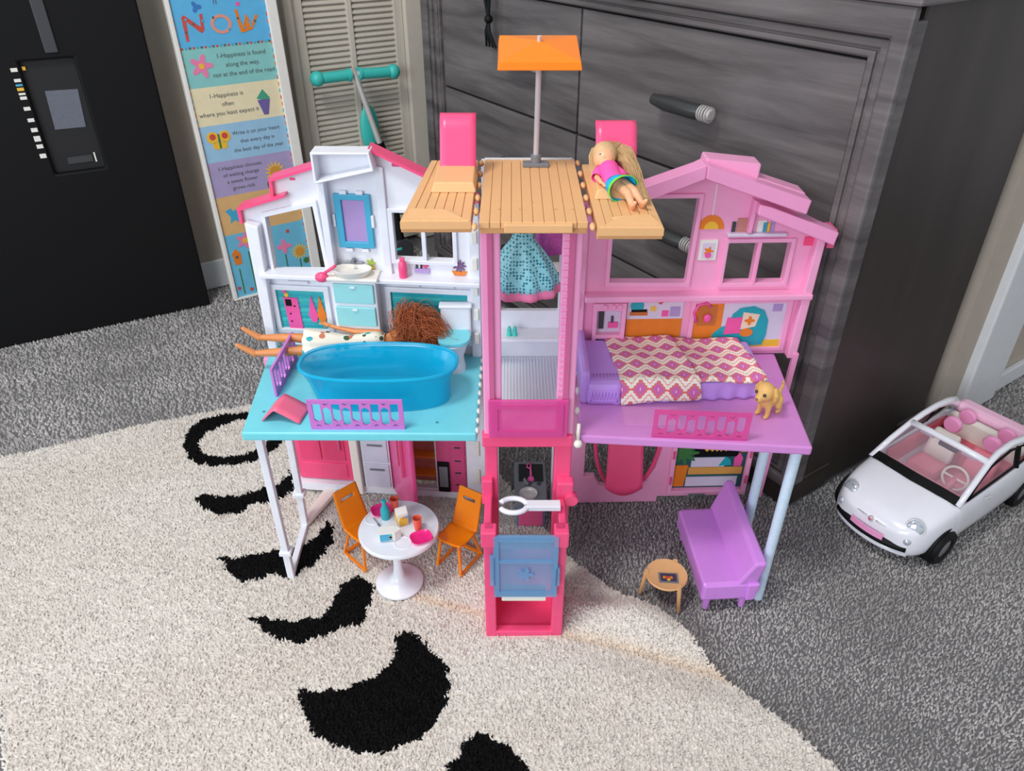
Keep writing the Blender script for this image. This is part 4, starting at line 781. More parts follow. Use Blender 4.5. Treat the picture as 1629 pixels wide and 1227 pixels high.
def pleat(a, r, z): return 1+.10*math.sin(9*a)*min(1, max(0, (.525-z)/.05))
MB().lathe([(.0095,.098),(.0085,.078),(.012,.066),(.021,.052),(.030,.035),(.036,.018),(.0385,.004)], (.013, .862, .478), 60, 1.12, .75, lambda a, r, z: 1+.09*math.sin(9*a+1)*min(1, max(0, (.070-z)/.04))).build('skirt', DRS, dd_, smooth=True, solid=.0008)
MB().lathe([(.0380,.006),(.0400,.000),(.0385,-.005)], (.013, .862, .478), 90, 1.12, .75, lambda a, r, z: 1+.09*math.sin(9*a+1)+.02*math.sin(36*a)).build('hem', mat('hem_pink', (240, 130, 175), .7), dd_, smooth=True, solid=.001)
for x0, x1 in ((.010,.006), (.024,.027)): MB().tube([(x0-.003,.862,.570),(x1-.002,.862,.584),(x1+.001,.862,.598)], [.005,.0042,.003], 8, flat=.5).build('strap', DRS, dd_, smooth=True)
MB().lathe([(.0088,0),(.0105,.012),(.010,.020)], (.014,.862,.562), 24, 1, .7).build('bodice', DRS, dd_, smooth=True, solid=.0008)
d2_ = thing('doll_dress', 'purple patterned doll dress hanging behind the turquoise one', 'dress', (.045, .905, .50))
PU = mat('purple_print_cloth', (196, 84, 170), .6, var=.5, scale=350)
MB().lathe([(.010,.085),(.009,.065),(.013,.045),(.017,.018),(.0175,.0)], (.048, .912, .505), 40, 1, .7, lambda a, r, z: 1+.07*math.sin(7*a)).build('skirt', PU, d2_, smooth=True, solid=.0008)
for x in (.042, .055): MB().tube([(x,.912,.585),(x,.912,.598)], .003, 8).build('strap', PU, d2_, smooth=True)
for i, x in enumerate((-.004, .004)):
    sh = MB().add([], []); sh.ell((x, .968, .356), (.0036, .0030, .0095), 12, 10).ell((x, .967, .351), (.0042, .0040, .0042), 12, 8)
    tag(sh.build('doll_shoe', TEAL, smooth=True, remesh=.0006), ('left', 'right')[i]+' one of the tiny teal doll shoes on the tower shelf', 'shoe', 'tiny teal doll shoes')
# ------------------------------------------------------------------ bed and blanket
bd = thing('toy_bed', 'lavender toy bed with ribbed pillow on the purple floor', 'bed', (.22, .925, FZ))
MB().slab([(.140,.868),(.352,.884),(.352,.985),(.140,.985)], FZ, FZ+.030).build('mattress', LAV, bd, bevel=.004)
b = MB()
def skirt_pt(u, v): 
    x = .140+.213*u; y = .868+.016*u; return (x, y-.0015-.0045*(1-v)-.0018*math.sin(u*60)*(1-v), FZ+.001+.026*v)
b.grid(skirt_pt, 80, 6).build('skirt', LAV, bd, smooth=True, solid=.001)
MB().box(.094, .106, .862, .985, FZ, FZ+.052).build('headboard', LAV, bd, bevel=.005)
pw = MB().slab([(.102,.858),(.150,.858),(.150,.985),(.102,.985)], FZ, FZ+.036).build('pillow', LAV, bd, bevel=.008)
for i in range(9): MB().tube([(.108+i*.0045, .860, FZ+.006), (.108+i*.0045, .8565, FZ+.020), (.108+i*.0045, .864, FZ+.034), (.108+i*.0045, .884, FZ+.0365)], .0013, 6).build('pillow_rib', LAV, pw, smooth=True)
BL = bpy.data.materials.new('ikat_blanket'); BL.use_nodes = True; nt = BL.node_tree
def nm(op, a, b_=None):
    n = nt.nodes.new('ShaderNodeMath'); n.operation = op
    for i, q in enumerate((a, b_)):
        if q is None: continue
        if isinstance(q, (int, float)): n.inputs[i].default_value = q
        else: nt.links.new(q, n.inputs[i])
    return n.outputs[0]
tc = nt.nodes.new('ShaderNodeTexCoord'); sx = nt.nodes.new('ShaderNodeSeparateXYZ'); at_ = nt.nodes.new('ShaderNodeAttribute'); at_.attribute_name = 'flat'; nt.links.new(at_.outputs['Vector'], sx.inputs[0])
U = nm('MULTIPLY', nm('ADD', sx.outputs[0], 1), 1/.025); V_ = nm('MULTIPLY', nm('ADD', sx.outputs[1], 1), 1/.024)
row = nm('MULTIPLY', nm('FLOOR', V_), .5); fu = nm('ABSOLUTE', nm('SUBTRACT', nm('FRACT', nm('ADD', U, row)), .5)); fv = nm('ABSOLUTE', nm('SUBTRACT', nm('FRACT', V_), .5))
dd2 = nm('ADD', fu, fv); wv = nm('ADD', dd2, nm('MULTIPLY', nm('SINE', nm('MULTIPLY', nm('ADD', fu, nm('MULTIPLY', fv, -1)), 25.0)), .035))
cr = nt.nodes.new('ShaderNodeValToRGB'); cr.color_ramp.interpolation = 'CONSTANT'; nt.links.new(wv, cr.inputs[0]); E_ = cr.color_ramp.elements
E_[0].color = (*lin((245,190,215)), 1); E_[1].position = .06; E_[1].color = (*lin((206,110,178)), 1)
for p_, c__ in ((.36, (240,140,60)), (.40, (214,100,160)), (.43, (226,110,60)), (.49, (244,238,228)), (.72, (230,120,70)), (.78, (244,238,228))): e = E_.new(p_); e.color = (*lin(c__), 1)
nt.links.new(cr.outputs[0], nt.nodes['Principled BSDF'].inputs['Base Color']); nt.nodes['Principled BSDF'].inputs['Roughness'].default_value = .85
bk_ = thing('blanket', 'zigzag patterned orange and purple blanket spread over the toy bed', 'blanket', (.25, .92, FZ+.03))
def bl_z(x, y): return FZ+.0335+.0015*math.sin(x*70+y*30)+.001*math.sin(y*90)
def quad(P, nu, nv, lift, name, edge=0):
    def f(u, v):
        a, b_, c, d_ = P; x = (a[0]*(1-u)+b_[0]*u)*(1-v)+(d_[0]*(1-u)+c[0]*u)*v; y = (a[1]*(1-u)+b_[1]*u)*(1-v)+(d_[1]*(1-u)+c[1]*u)*v
        z = bl_z(x, y)+lift; front = .868+.016*(x-.14)/.212
        if y < front: z -= (front-y)*1.25; y = front-.004-(front-y)*.25
        return (x, y, z)
    def flat(u, v):
        a, b_, c, d_ = P; return [(a[i]*(1-u)+b_[i]*u)*(1-v)+(d_[i]*(1-u)+c[i]*u)*v for i in (0, 1)]+[0]
    o = MB().grid(f, nu, nv).build(name, BL, bk_, smooth=True, solid=.0012, origin=(.25, .92, FZ+.03), recalc=False)
    o.data.attributes.new('flat', 'FLOAT_VECTOR', 'POINT').data.foreach_set('vector', [k for i in range(nu+1) for j in range(nv+1) for k in flat(i/nu, j/nv)])
    return o
quad([(.150,.842),(.262,.852),(.236,.988),(.136,.988)], 40, 40, .003, 'upper_fold')
quad([(.200,.872),(.352,.878),(.336,.986),(.200,.988)], 40, 40, 0, 'lower_sheet')
# ------------------------------------------------------------------ puppy
pu = thing('toy_puppy', 'tan puppy figurine standing at the corner of the purple floor', 'dog', (.345, .84, FZ))
PG = rotf((.346, .842), 218, FZ)        # local x: forward
def pc_(*a): return PG(*a)
cp = [(pc_(-.014,0,.021), pc_(.006,0,.022), .0090, .0100), (pc_(.006,0,.024), pc_(.011,0,.030), .0085, .0075), (pc_(.014,0,.041), pc_(.015,0,.040), .0130, .0125), (pc_(.022,0,.036), pc_(.027,0,.035), .0070, .0058),
  (pc_(-.020,0,.026), pc_(-.026,0,.036), .0030, .0022), (pc_(-.026,0,.036), pc_(-.024,0,.042), .0022, .0016)]
for s_ in (-1, 1):
    cp += [(pc_(.009,s_*.006,.018), pc_(.010,s_*.0065,.004), .0042, .0032), (pc_(.010,s_*.0065,.0035), pc_(.014,s_*.007,.003), .0034, .0030)]
    cp += [(pc_(-.013,s_*.006,.020), pc_(-.010,s_*.0085,.012), .0062, .0045), (pc_(-.010,s_*.0085,.012), pc_(-.016,s_*.0085,.008), .0042, .0032), (pc_(-.016,s_*.0085,.008), pc_(-.014,s_*.0085,.003), .0031, .0030), (pc_(-.014,s_*.0085,.0033), pc_(-.010,s_*.0085,.003), .0032, .0029)]
capsules(cp).build('body', mat('puppy_tan', (226, 178, 104), .5, var=.12, scale=120), pu, remesh=.0011)
for s_ in (-1, 1):
    capsules([(pc_(.010,s_*.0115,.047), pc_(.011,s_*.0145,.040), .0034, .0042), (pc_(.011,s_*.0145,.040), pc_(.012,s_*.0145,.033), .0042, .0030)]).build('ear', mat('puppy_ear', (212, 166, 92), .5), pu, remesh=.0009)
    MB().ell(pc_(.0255,s_*.0062,.0425), .0024, 12, 8).build('eye', mat('eye_dark', (60, 52, 56), .2), pu, smooth=True)
MB().ell(pc_(.0325,0,.0365), (.0020,.0024,.0017), 10, 8).build('nose', mat('nose_brown', (150, 100, 92), .3), pu, smooth=True)
# ------------------------------------------------------------------ dining set on the rug
RZ = .008
def rz(x, y): return .003+float(rug_h(x, y))+.004
tx, ty = -.168, .826; tz = rz(-.172, .80)
TB = thing('dining_table', 'white round pedestal toy table on the shag rug', 'table', (tx, ty, tz))
MB().lathe([(.001,0),(.036,0),(.036,.003),(.030,.006),(.016,.010),(.009,.018),(.0065,.035),(.0065,.060),(.010,.080),(.016,.088)], (tx-.004, ty-.018, tz), 40).build('pedestal', WHITE, TB, smooth='auto')
MB().lathe([(.001,.088),(.056,.088),(.0595,.0905),(.060,.094),(.0585,.097),(.001,.097)], (tx, ty, tz), 56).build('table_top', WHITE, TB, smooth='auto')
for x, y in ((tx+.010, ty-.032), (tx-.040, ty+.018)): MB().tube([(x+.012*math.cos(2*PI*k/28), y+.012*math.sin(2*PI*k/28), tz+.0972) for k in range(28)], .0006, 6, closed=True).build('place_ring', WHITE, TB, smooth='auto')
TZ = tz+.0972
def chair(x, y, deg, label, z):
    c = thing('toy_chair', label, 'chair', (x, y, z), 'orange toy dining chairs'); T = rotf((x, y), deg, z)   # local +x is where the sitter faces
    hs = .058; wd = .023
    def sf(u, v):   # v 0 front edge .. 1 top of the back
        if v < .45: q = v/.45; xx = .026-.046*q; zz = hs-.004*math.sin(PI*q)+.002*(1-q)
        else: q = (v-.45)/.55; xx = -.020-.016*q-.004*math.sin(PI*q*.5); zz = hs+.001+.060*q
        ww = wd*(1-.10*max(0, v-.5)*2)
        return (xx, -ww+2*ww*u, zz+.004*(abs(u-.5)*2)**2*(1 if v < .4 else 0))
    b = MB(T); nu, nv = 12, 40; V = [sf(i/nu, j/nv) for i in range(nu+1) for j in range(nv+1)]; F = []
    for i in range(nu):
        for j in range(nv):
            if 3 <= i <= 8 and 33 <= j <= 34: continue
            F.append((i*(nv+1)+j, (i+1)*(nv+1)+j, (i+1)*(nv+1)+j+1, i*(nv+1)+j+1))
    b.add(V, F).build('seat_shell', ORANGE, c, smooth=True, solid=.0028)
    for s_ in (-1, 1):
        MB(T).tube([(.020,s_*.017,hs-.002),(.026,s_*.022,.003),(-.030,s_*.022,.003),(-.014,s_*.017,hs-.002)], .0030, 4).build('leg_frame', ORANGE, c, bevel=.0004)
    MB(T).tube([(-.030,-.022,.003),(-.030,.022,.003)], .0030, 4).build('cross_bar', ORANGE, c)
    return c
chair(-.230, .862, -45, 'orange toy chair with slotted back beside the front post', rz(-.236, .862))
chair(-.084, .852, -122, 'orange toy chair next to the hot pink elevator', rz(-.082, .845))
def plate(x, y, label):
    R_ = rotf((x, y), 25, TZ); b = MB(R_)
    tag(loft_plate(b).build('toy_plate', PINKT, smooth='auto'), label, 'plate', 'magenta toy plates')
def loft_plate(b):
    V = []; F = []; n = 40
    rings = [(.0118,.0),(.0124,.001),(.0160,.0045),(.0154,.0052),(.0116,.0024),(.002,.0024)]
    for r, z in rings:
        for px_, py_ in sup(0, 0, r, r*.86, n, 3.2): V.append((px_, py_, z))
    for i in range(len(rings)-1):
        for k in range(n): F.append((i*n+k, i*n+(k+1) % n, (i+1)*n+(k+1) % n, (i+1)*n+k))
    F += [tuple(range(n-1, -1, -1)), tuple((len(rings)-1)*n+k for k in range(n))]; return b.add(V, F)
plate(tx+.036, ty-.024, 'magenta toy plate at the table edge nearest the elevator'); plate(tx-.030, ty+.034, 'magenta toy plate at the far table edge behind the blue bottle')
for x, y, l in ((tx+.029, ty-.004, 'coral toy tumbler beside the near magenta plate'), (tx-.010, ty+.038, 'coral toy tumbler behind the orange juice carton')):
    tag(MB().lathe([(.0048,0),(.0056,.008),(.0070,.023),(.0062,.0228),(.0048,.004),(.001,.0035)], (x, y, TZ), 20).build('toy_tumbler', CORAL, smooth='auto'), l, 'cup', 'coral toy tumblers')
bt = thing('toy_bottle', 'blue toy bottle standing on the white round table', 'bottle', (tx-.022, ty+.020, TZ))
MB().lathe([(.0060,0),(.0068,.002),(.0068,.018),(.0033,.026),(.0030,.031)], (tx-.022, ty+.020, TZ), 18).build('body', PTEAL, bt, smooth='auto'); MB().lathe([(.0034,.031),(.0034,.036),(.0018,.0365)], (tx-.022, ty+.020, TZ), 14).build('cap', PTEAL, bt, smooth='auto')
def carton(x, y, deg, label, lying, m):
    c = thing('toy_carton', label, 'carton', (x, y, TZ)); T0 = rotf((x, y), deg, TZ)
    T = (lambda a, b_, z: T0((z-.012)*1.4, b_*1.4, (a+.0064)*1.4)) if lying else (lambda a, b_, z: T0(a*1.4, b_*1.4, z*1.4))
    MB(T).box(-.0055, .0055, -.0055, .0055, 0, .0165).build('body', PAPER, c, bevel=.0004)
    MB(T).add([(-.0055,-.0055,.0165),(.0055,-.0055,.0165),(.0055,.0055,.0165),(-.0055,.0055,.0165),(-.0055,-.0006,.0222),(.0055,-.0006,.0222),(.0055,.0006,.0222),(-.0055,.0006,.0222)], [(0,3,2,1),(0,1,5,4),(2,3,7,6),(4,5,6,7),(0,4,7,3),(1,2,6,5)]).build('gable', PAPER, c)
    MB(T).box(-.0045, .0045, -.0060, -.0054, .001, .010).build('printed_label', m, c); MB(T).box(-.0060, -.0054, -.0045, .0045, .001, .012).build('printed_label', m, c)
    for k in range(3): MB(T).box(-.0035+k*.003, -.0015+k*.003, -.0064, -.0058, .0105, .013).build('printed_dot', (PYEL, PORA, PBLUE)[k] if not lying else (PBLUE, BLACK, TEAL)[k], c)
carton(tx+.004, ty+.010, 25, 'standing white toy juice carton with orange print on the table', False, PYEL)
carton(tx-.008, ty-.022, 8, 'blue and white toy milk carton lying on its side', True, PBLUE)
fk = thing('toy_fork', 'tiny grey toy fork on the table left of the bottle', 'fork', (tx-.032, ty+.008, TZ)); FT2 = rotf((tx-.034, ty+.010), -55, TZ+.0012)
MB(FT2).tube([(-.011,0,0),(.004,0,0)], .0008, 6).build('handle', GREY, fk); MB(FT2).box(.004, .010, -.0017, .0017, -.0006, .0006).build('tines', GREY, fk)
# ------------------------------------------------------------------ kitchen unit behind the elevator
ku = thing('toy_kitchen_unit', 'grey toy sink unit behind the elevator in the tower base', 'sink', (.03, .98, 0))
KT = lambda x, y, z: (.031+x, .932+y, z)
MB(KT).box(-.024, .024, .0, .10, .002, .052).build('cabinet', mat('unit_blue_grey', (104, 122, 150), .35), ku, bevel=.002)
tp = MB(KT).prism(rect(-.026, .026, 0, .001), 0, .001).build('front_strip', GREY, ku) if False else None
MB(KT).box(-.027, .027, -.004, .104, .052, .058).build('worktop', GREY, ku, bevel=.002)
MB(KT).box(-.020, .022, .050, .096, .0575, .0595).build('cooktop', mat('cooktop_black', (34, 36, 40), .2), ku, bevel=.001)
MB().lathe([(.0145,0),(.0150,.0035),(.0125,.003),(.010,.0005),(.001,.0005)], KT(-.004, .018, .058), 28).build('sink_bowl', SILVER, ku, smooth='auto')
MB(KT).tube([(-.010,.042,.058),(-.010,.040,.072),(-.006,.028,.073)], .0026, 8).build('tap', GREY, ku, smooth='auto')
for x in (-.002, .014): MB().lathe([(.0035,0),(.003,.004),(.001,.0045)], KT(x, .044, .058), 14).build('knob', DGREY, ku, smooth='auto')
MB(KT).box(-.020, .020, -.002, .0005, .006, .040).build('cabinet_door', DPINK, ku, bevel=.001)
la = thing('toy_ladle', 'pink toy utensil lying on the grey sink unit', 'utensil', KT(.0, .07, .06))
MB(KT).tube([(.001,.056,.0625),(.001,.094,.0625)], .0017, 8).build('handle', PPINK, la, smooth=True); MB().lathe([(.006,0),(.0045,.004),(.001,.005)], KT(.001, .054, .0596), 16).build('scoop', PPINK, la, smooth='auto')
MB(KT).tube([(.001,.094,.0625),(-.005,.090,.0625),(-.005,.082,.0625),(.001,.079,.0625)], .0012, 6).build('hook', PPINK, la, smooth=True)
# ------------------------------------------------------------------ couch and coffee table on the carpet
cs = thing('toy_sofa', 'purple plastic toy sofa on the grey carpet under the purple floor', 'sofa', (.31, .83, 0))
CT = rotf((.3135, .835), 0, 0)
def cbox(y0, y1): pass
MB().slab([(.275,.752),(.350,.757),(.344,.918),(.268,.914)], .026, .060).build('seat', VIOLET, cs, bevel=.005)
MB().add([(.322,.757,.050),(.354,.759,.050),(.346,.925,.050),(.318,.921,.050),(.343,.752,.102),(.360,.754,.102),(.352,.928,.110),(.339,.926,.110)], [(0,3,2,1),(4,5,6,7),(0,1,5,4),(1,2,6,5),(2,3,7,6),(3,0,4,7)]).build('backrest', VIOLET, cs, bevel=.004)
MB().add([(.340,.752,.028),(.353,.754,.028),(.346,.925,.028),(.336,.922,.028),(.340,.752,.06),(.357,.754,.06),(.349,.926,.06),(.336,.922,.06)], [(0,3,2,1),(4,5,6,7),(0,1,5,4),(1,2,6,5),(2,3,7,6),(3,0,4,7)]).build('back_rail', VIOLET, cs, bevel=.002)
for p in ((.287,.764),(.341,.768),(.280,.904),(.336,.908)): MB().cyl((*p, .030), (*p, .001), .007, .0045, n=10).build('leg', VIOLET, cs, smooth='auto')
cf = thing('toy_coffee_table', 'tan round toy coffee table with three legs on the carpet', 'table', (.228, .788, 0))
ccx, ccy = .229, .786
MB().lathe([(.001,.043),(.0295,.043),(.031,.0455),(.030,.048),(.028,.0472),(.001,.0472)], (ccx, ccy, 0), 40).build('table_top', TAN, cf, smooth='auto')
for a in (-62, 172, 55):
    x, y = ccx+.0295*math.cos(math.radians(a)), ccy+.0295*math.sin(math.radians(a)); x2, y2 = ccx+.035*math.cos(math.radians(a)), ccy+.035*math.sin(math.radians(a))
    MB().tube([(x, y, .050), (x2, y2, .001)], [.0036, .0026], 8).build('leg', TAN, cf, smooth='auto')
cdr = thing('toy_tablet', 'small dark picture card lying on the tan coffee table', 'card', (ccx+.002, ccy-.008, .0475)); QT = rotf((ccx+.001, ccy-.008), -4, .0474)
MB(QT).box(-.014, .014, -.0095, .0095, 0, .0012).build('card', GREY, cdr, bevel=.0003); MB(QT).box(-.0115, .0115, -.0072, .0072, .0011, .0015).build('picture', mat('print_dark_picture', (70, 62, 84), .3, var=.4, scale=200), cdr)
for x, m in ((-.006, PORA), (-.001, RED), (.004, PORA), (.0, PYEL)): MB(QT).slab(disc(x, .0 if m is not PYEL else -.004, .0026, 10), .0014, .0018).build('picture_spot', m, cdr)
# ------------------------------------------------------------------ toy car
fw = (-dS[0], -dS[1]); sd_ = (-dF[0], -dF[1]); CC = (.722, .990)
KT2_ = frame(CC, fw, sd_, .004)
KT2 = lambda x, y, z: KT2_(x, y, z*.94)          # x forward, y towards the viewer
ca = thing('toy_car', 'white toy convertible with pink interior parked beside the dresser', 'car', (*CC, 0))
CARW = mat('car_white', (238, 238, 246), .12, coat=.6, var=.02); CPK = mat('car_interior_pink', (240, 130, 150), .4); CPK2 = mat('car_interior_rose', (226, 104, 122), .4)
GLASS = mat('car_glass', (205, 190, 205), .05, alpha=.16)
st = [(.190,.028,.034,.062,.064,0),(.187,.050,.026,.068,.071,0),(.178,.066,.020,.076,.081,0),(.160,.077,.017,.085,.092,0),(.135,.083,.016,.092,.101,0),(.112,.085,.016,.096,.107,0),(.100,.086,.016,.098,.110,0),(.094,.086,.016,.099,.110,0),
      (.088,.087,.016,.100,.03,1),(.060,.087,.016,.101,.03,1),(0,.088,.016,.103,.03,1),(-.06,.088,.016,.106,.03,1),(-.110,.088,.016,.110,.03,1),(-.128,.087,.016,.112,.03,1),
      (-.133,.087,.016,.112,.116,0),(-.150,.084,.018,.108,.114,0),(-.168,.078,.022,.096,.102,0),(-.180,.066,.028,.080,.084,0),(-.185,.045,.036,.066,.068,0)]
V = []; F = []; m_ = 0
for (x, w_, zb, bt_, tp_, cav) in st:
    h_ = bt_-zb
    half = [(0, zb), (.55*w_, zb), (.90*w_, zb+.02*h_), (w_, zb+.25*h_), (1.0*w_, zb+.55*h_), (.965*w_, zb+.82*h_), (.90*w_, bt_)]
    half += [(.70*w_, bt_+.65*(tp_-bt_)), (.40*w_, bt_+.92*(tp_-bt_)), (0, tp_)] if not cav else [(.84*w_, bt_-.003), (.81*w_, tp_), (0, tp_)]
    ring = half+[(-y, z) for y, z in reversed(half[1:-1])]
    m_ = len(ring); V += [(x, y, z) for y, z in ring]
for i in range(len(st)-1):
    for k in range(m_): F.append((i*m_+k, i*m_+(k+1) % m_, (i+1)*m_+(k+1) % m_, (i+1)*m_+k))
F += [tuple(range(m_)), tuple((len(st)-1)*m_+k for k in range(m_))]
MB(KT2).add(V, F).build('body', CARW, ca, smooth=True, sub=2)
for s_ in (1, -1):
    MB(KT2).tube([(.094,s_*.075,.101),(.055,s_*.071,.126),(.016,s_*.066,.147),(-.010,s_*.064,.155),(-.050,s_*.064,.157),(-.090,s_*.065,.150),(-.125,s_*.069,.134),(-.150,s_*.073,.112)], [.005,.005,.005,.0052,.0055,.007,.010,.012], 10).build('roof_rail', CARW, ca, smooth=True)
    wf = [(.072,s_*.0770,.104),(.012,s_*.070,.142),(-.045,s_*.069,.149),(-.062,s_*.070,.147),(-.064,s_*.077,.110)]
    MB(KT2).tube(wf, .0022, 6, closed=True).build('door_window_seal', BLACK, ca, smooth=True)
    MB(KT2).tube([(-.070,s_*.070,.146),(-.095,s_*.071,.140),(-.112,s_*.074,.126),(-.106,s_*.078,.116),(-.072,s_*.078,.112)], .0022, 6, closed=True).build('quarter_window_seal', BLACK, ca, smooth=True)
    MB(KT2).tube([(-.066,s_*.071,.148),(-.068,s_*.079,.108)], .004, 6).build('pillar', BLACK, ca)
    MB(KT2).add([(p[0], p[1]-s_*.001, p[2]) for p in wf]+[(p[0], p[1]-s_*.0016, p[2]) for p in wf], [(0,1,2,3,4),(9,8,7,6,5)]+[(i, (i+1) % 5, (i+1) % 5+5, i+5) for i in range(5)]).build('door_glass', GLASS, ca)
    hc = Vector((.1655, s_*.0565, .0795)); hn = Vector((.80, s_*.42, .42)).normalized(); hu = hn.cross(Vector((0, 1, 0))).normalized(); hv = hn.cross(hu)
    HT = lambda x, y, z: KT2(*(hc+hu*x+hv*y+hn*z))
    hl = MB(HT).lathe([(.0135,-.004),(.0138,.0015),(.0115,.0042),(.006,.0056),(.0005,.006)], (0,0,0), 28).build('headlight', mat('lamp_glass', (196, 204, 214), .06, coat=1, metal=.3), ca, smooth='auto')
    MB(HT).tube([(.0138*math.cos(2*PI*k/28), .0138*math.sin(2*PI*k/28), .0016) for k in range(28)], .0011, 6, closed=True).build('headlight_rim', SILVER, hl, smooth=True)
    for i in range(5): MB(HT).box(-.008+i*.0036, -.0068+i*.0036, -.007, .007, .0035, .0052).build('lamp_facet', GREY, hl)
    MB().ell(KT2(.178, s_*.057, .057), .0066, 14, 8).build('fog_light', mat('lamp_glass', (196,204,214)), ca, smooth=True)
    MB(KT2).tube([(.030,s_*.087,.094),(.020,s_*.089,.094)], .002, 6).build('door_line', SILVER, ca)
    for x in (.115, -.122):
        tr = MB(KT2); tr.lathe([(.016,-.012),(.029,-.012),(.032,-.008),(.032,.008),(.029,.012),(.018,.012),(.016,.009)], (0,0,0), 32)
        tr.v = []; L_ = []
        tb2 = MB().lathe([(.016,-.012),(.029,-.012),(.032,-.008),(.032,.008),(.029,.012),(.018,.012),(.016,.009)], (0,0,0), 32)
        wv_ = [KT2(x+p[0], s_*.0785+p[2], .0300+p[1]) for p in tb2.v]; q = MB(); q.v = wv_; q.f = tb2.f
        wh = q.build('wheel', BLACK, ca, smooth='auto')
        MB(KT2).cyl((x, s_*.074, .0300), (x, s_*.0885, .0300), .0165, n=24).build('hub_cap', mat('hub_grey', (150, 150, 158), .25, metal=.5), wh, smooth='auto')
        MB(KT2).cyl((x, s_*.070, .033), (x, s_*(.0845 if x > 0 else .0870), .033), .0355, n=32).build('wheel_well', BLACK, ca, smooth='auto')
# windscreen
wp = [(.095,-.075,.102),(.103,-.045,.108),(.107,0,.110),(.103,.045,.108),(.095,.075,.102)]; wt = [(.016,-.064,.149),(.017,-.03,.151),(.018,0,.152),(.017,.03,.151),(.016,.064,.149)]
MB(KT2).tube(wt, .0058, 8).build('windscreen_header', CARW, ca, smooth=True)
lerp = lambda a, b_, t: tuple(a[i]+(b_[i]-a[i])*t for i in range(3))
V = [lerp(a, b_, t) for t in (0, .17) for a, b_ in zip(wp, wt)]
MB(KT2).add(V, [(i, i+1, i+6, i+5) for i in range(4)]).build('windscreen_band', BLACK, ca, solid=.003)
V = [lerp(a, b_, t) for t in (.16, 1) for a, b_ in zip(wp, wt)]
MB(KT2).add(V, [(i, i+1, i+6, i+5) for i in range(4)]).build('windscreen', GLASS, ca, solid=.001)
MB(KT2).tube([lerp(wp[0], wt[0], .1), lerp(wp[0], wt[0], 1), wt[2], wt[4], lerp(wp[4], wt[4], .1)], .0026, 6).build('windscreen_seal', BLACK, ca)
mr_ = MB(KT2).tube([(.012,0,.150),(.010,0,.139)], .0022, 6).build('mirror_stem', BLACK, ca); MB(KT2).box(.004, .012, -.016, .016, .130, .139).build('rear_view_mirror', BLACK, ca, bevel=.002)
for s_ in (-.035, .035): MB(KT2).box(.010, .016, s_-.012, s_+.012, .139, .148).build('sun_visor', PLILAC, ca, bevel=.001)
# interior
MB(KT2).box(-.126, .084, -.069, .069, .030, .036).build('cabin_floor', CPK2, ca)
MB(KT2).add([(.090,-.070,.045),(.090,.070,.045),(.092,.070,.104),(.092,-.070,.104),(.044,-.068,.045),(.044,.068,.045),(.046,.068,.088),(.046,-.068,.088)], [(0,1,2,3),(7,6,5,4),(3,2,6,7),(0,3,7,4),(1,5,6,2),(0,4,5,1)]).build('dashboard', CPK, ca, bevel=.006)
for s_ in (1, -1): MB(KT2).box(-.126, .05, s_*.0705-.002, s_*.0705+.002, .036, .100).build('door_card', CPK2, ca, bevel=.001)
sw = [(.028-.006*math.sin(a), .034+.020*math.cos(a), .098+.019*math.sin(a)) for a in [2*PI*k/24 for k in range(24)]]
sp_o = MB(KT2).tube(sw, .0022, 8, closed=True).build('steering_wheel', CREAM, ca, smooth=True); MB(KT2).tube([(.048,.034,.084),(.027,.034,.097)], .005, 10).build('steering_column', CPK, ca, smooth=True); MB(KT2).tube([(.028,.015,.098),(.028,.053,.098)], .002, 6).build('steering_spoke', CREAM, ca)
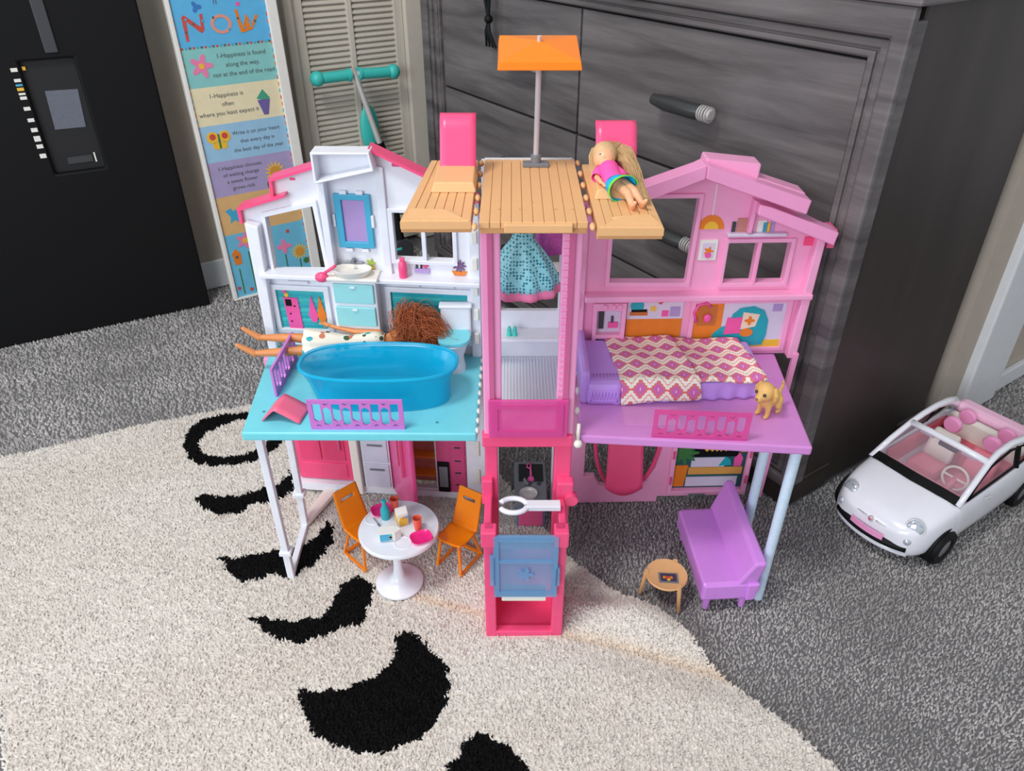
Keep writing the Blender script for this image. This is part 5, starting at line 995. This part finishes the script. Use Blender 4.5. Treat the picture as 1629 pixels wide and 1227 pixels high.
for s_ in (1, -1):
    se = MB(KT2).box(-.050, .000, s_*.034-.026, s_*.034+.026, .036, .062).build('front_seat', CPK, ca, bevel=.008)
    MB(KT2).add([(-.042,s_*.034-.025,.058),(-.042,s_*.034+.025,.058),(-.058,s_*.034+.023,.112),(-.058,s_*.034-.023,.112),(-.056,s_*.034-.025,.058),(-.056,s_*.034+.025,.058),(-.070,s_*.034+.023,.112),(-.070,s_*.034-.023,.112)], [(0,1,2,3),(7,6,5,4),(3,2,6,7),(0,3,7,4),(1,5,6,2),(0,4,5,1)]).build('seat_back', CPK if s_ > 0 else CREAM, se, bevel=.006)
    hr = MB(); lt2 = MB().lathe([(.001,-.006),(.013,-.006),(.0155,-.002),(.0155,.002),(.013,.006),(.001,.006)], (0,0,0), 24); hr.v = [KT2(-.068+p[2], s_*.034+p[0], .127+p[1]) for p in lt2.v]; hr.f = lt2.f
    hr.build('headrest', LPINK, se, smooth='auto')
MB(KT2).box(-.122, -.084, -.066, .066, .036, .078).build('rear_seat', CPK2, ca, bevel=.008); MB(KT2).box(-.130, -.114, -.066, .066, .070, .118).build('rear_seat_back', CREAM, ca, bevel=.005)
for s_ in (1, -1):
    hr = MB(); hr.v = [KT2(-.116+p[2]*.8, s_*.034+p[0]*.95, .124+p[1]*.95) for p in lt2.v]; hr.f = lt2.f; hr.build('rear_headrest', LPINK, ca, smooth='auto')
MB(KT2).box(-.160, -.130, -.066, .066, .112, .134).build('folded_roof', mat('folded_roof_lilac', (240, 190, 216), .5), ca, bevel=.008)
# nose details
def nose(y, z, out): 
    w_ = .078; return (.1905-.030*(abs(y)/w_)**2.2+out, y, z)
MB(KT2).tube([nose(-.058+.116*k/20, .040, .0005-.010*0) for k in range(21)], .0085, 8, flat=.9).build('grille', BLACK, ca, smooth=True)
MB(KT2).tube([nose(-.060+.12*k/20, .028, -.002) for k in range(21)], .0065, 8).build('bumper_lip', CARW, ca, smooth=True)
b = MB(KT2); V = [nose(-.028+.056*k/8, z, .0065) for z in (.042, .054) for k in range(9)]
pl = b.add(V, [(k, k+1, k+10, k+9) for k in range(8)]).build('number_plate', LPINK, ca, solid=.002)
for s_ in (1, -1): MB(KT2).tube([nose(s_*(.008+.030*k/8), .0685-.002*k/8, -.001) for k in range(9)], .0012, 6).build('nose_whisker', SILVER, ca, smooth=True)
b = MB(); b.ell(KT2(.1905, 0, .068), .0044, 14, 8); em = b.build('emblem', SILVER, ca, smooth=True); MB().ell(KT2(.1925, 0, .0685), .0030, 12, 8).build('emblem_centre', DPINK, em, smooth=True)
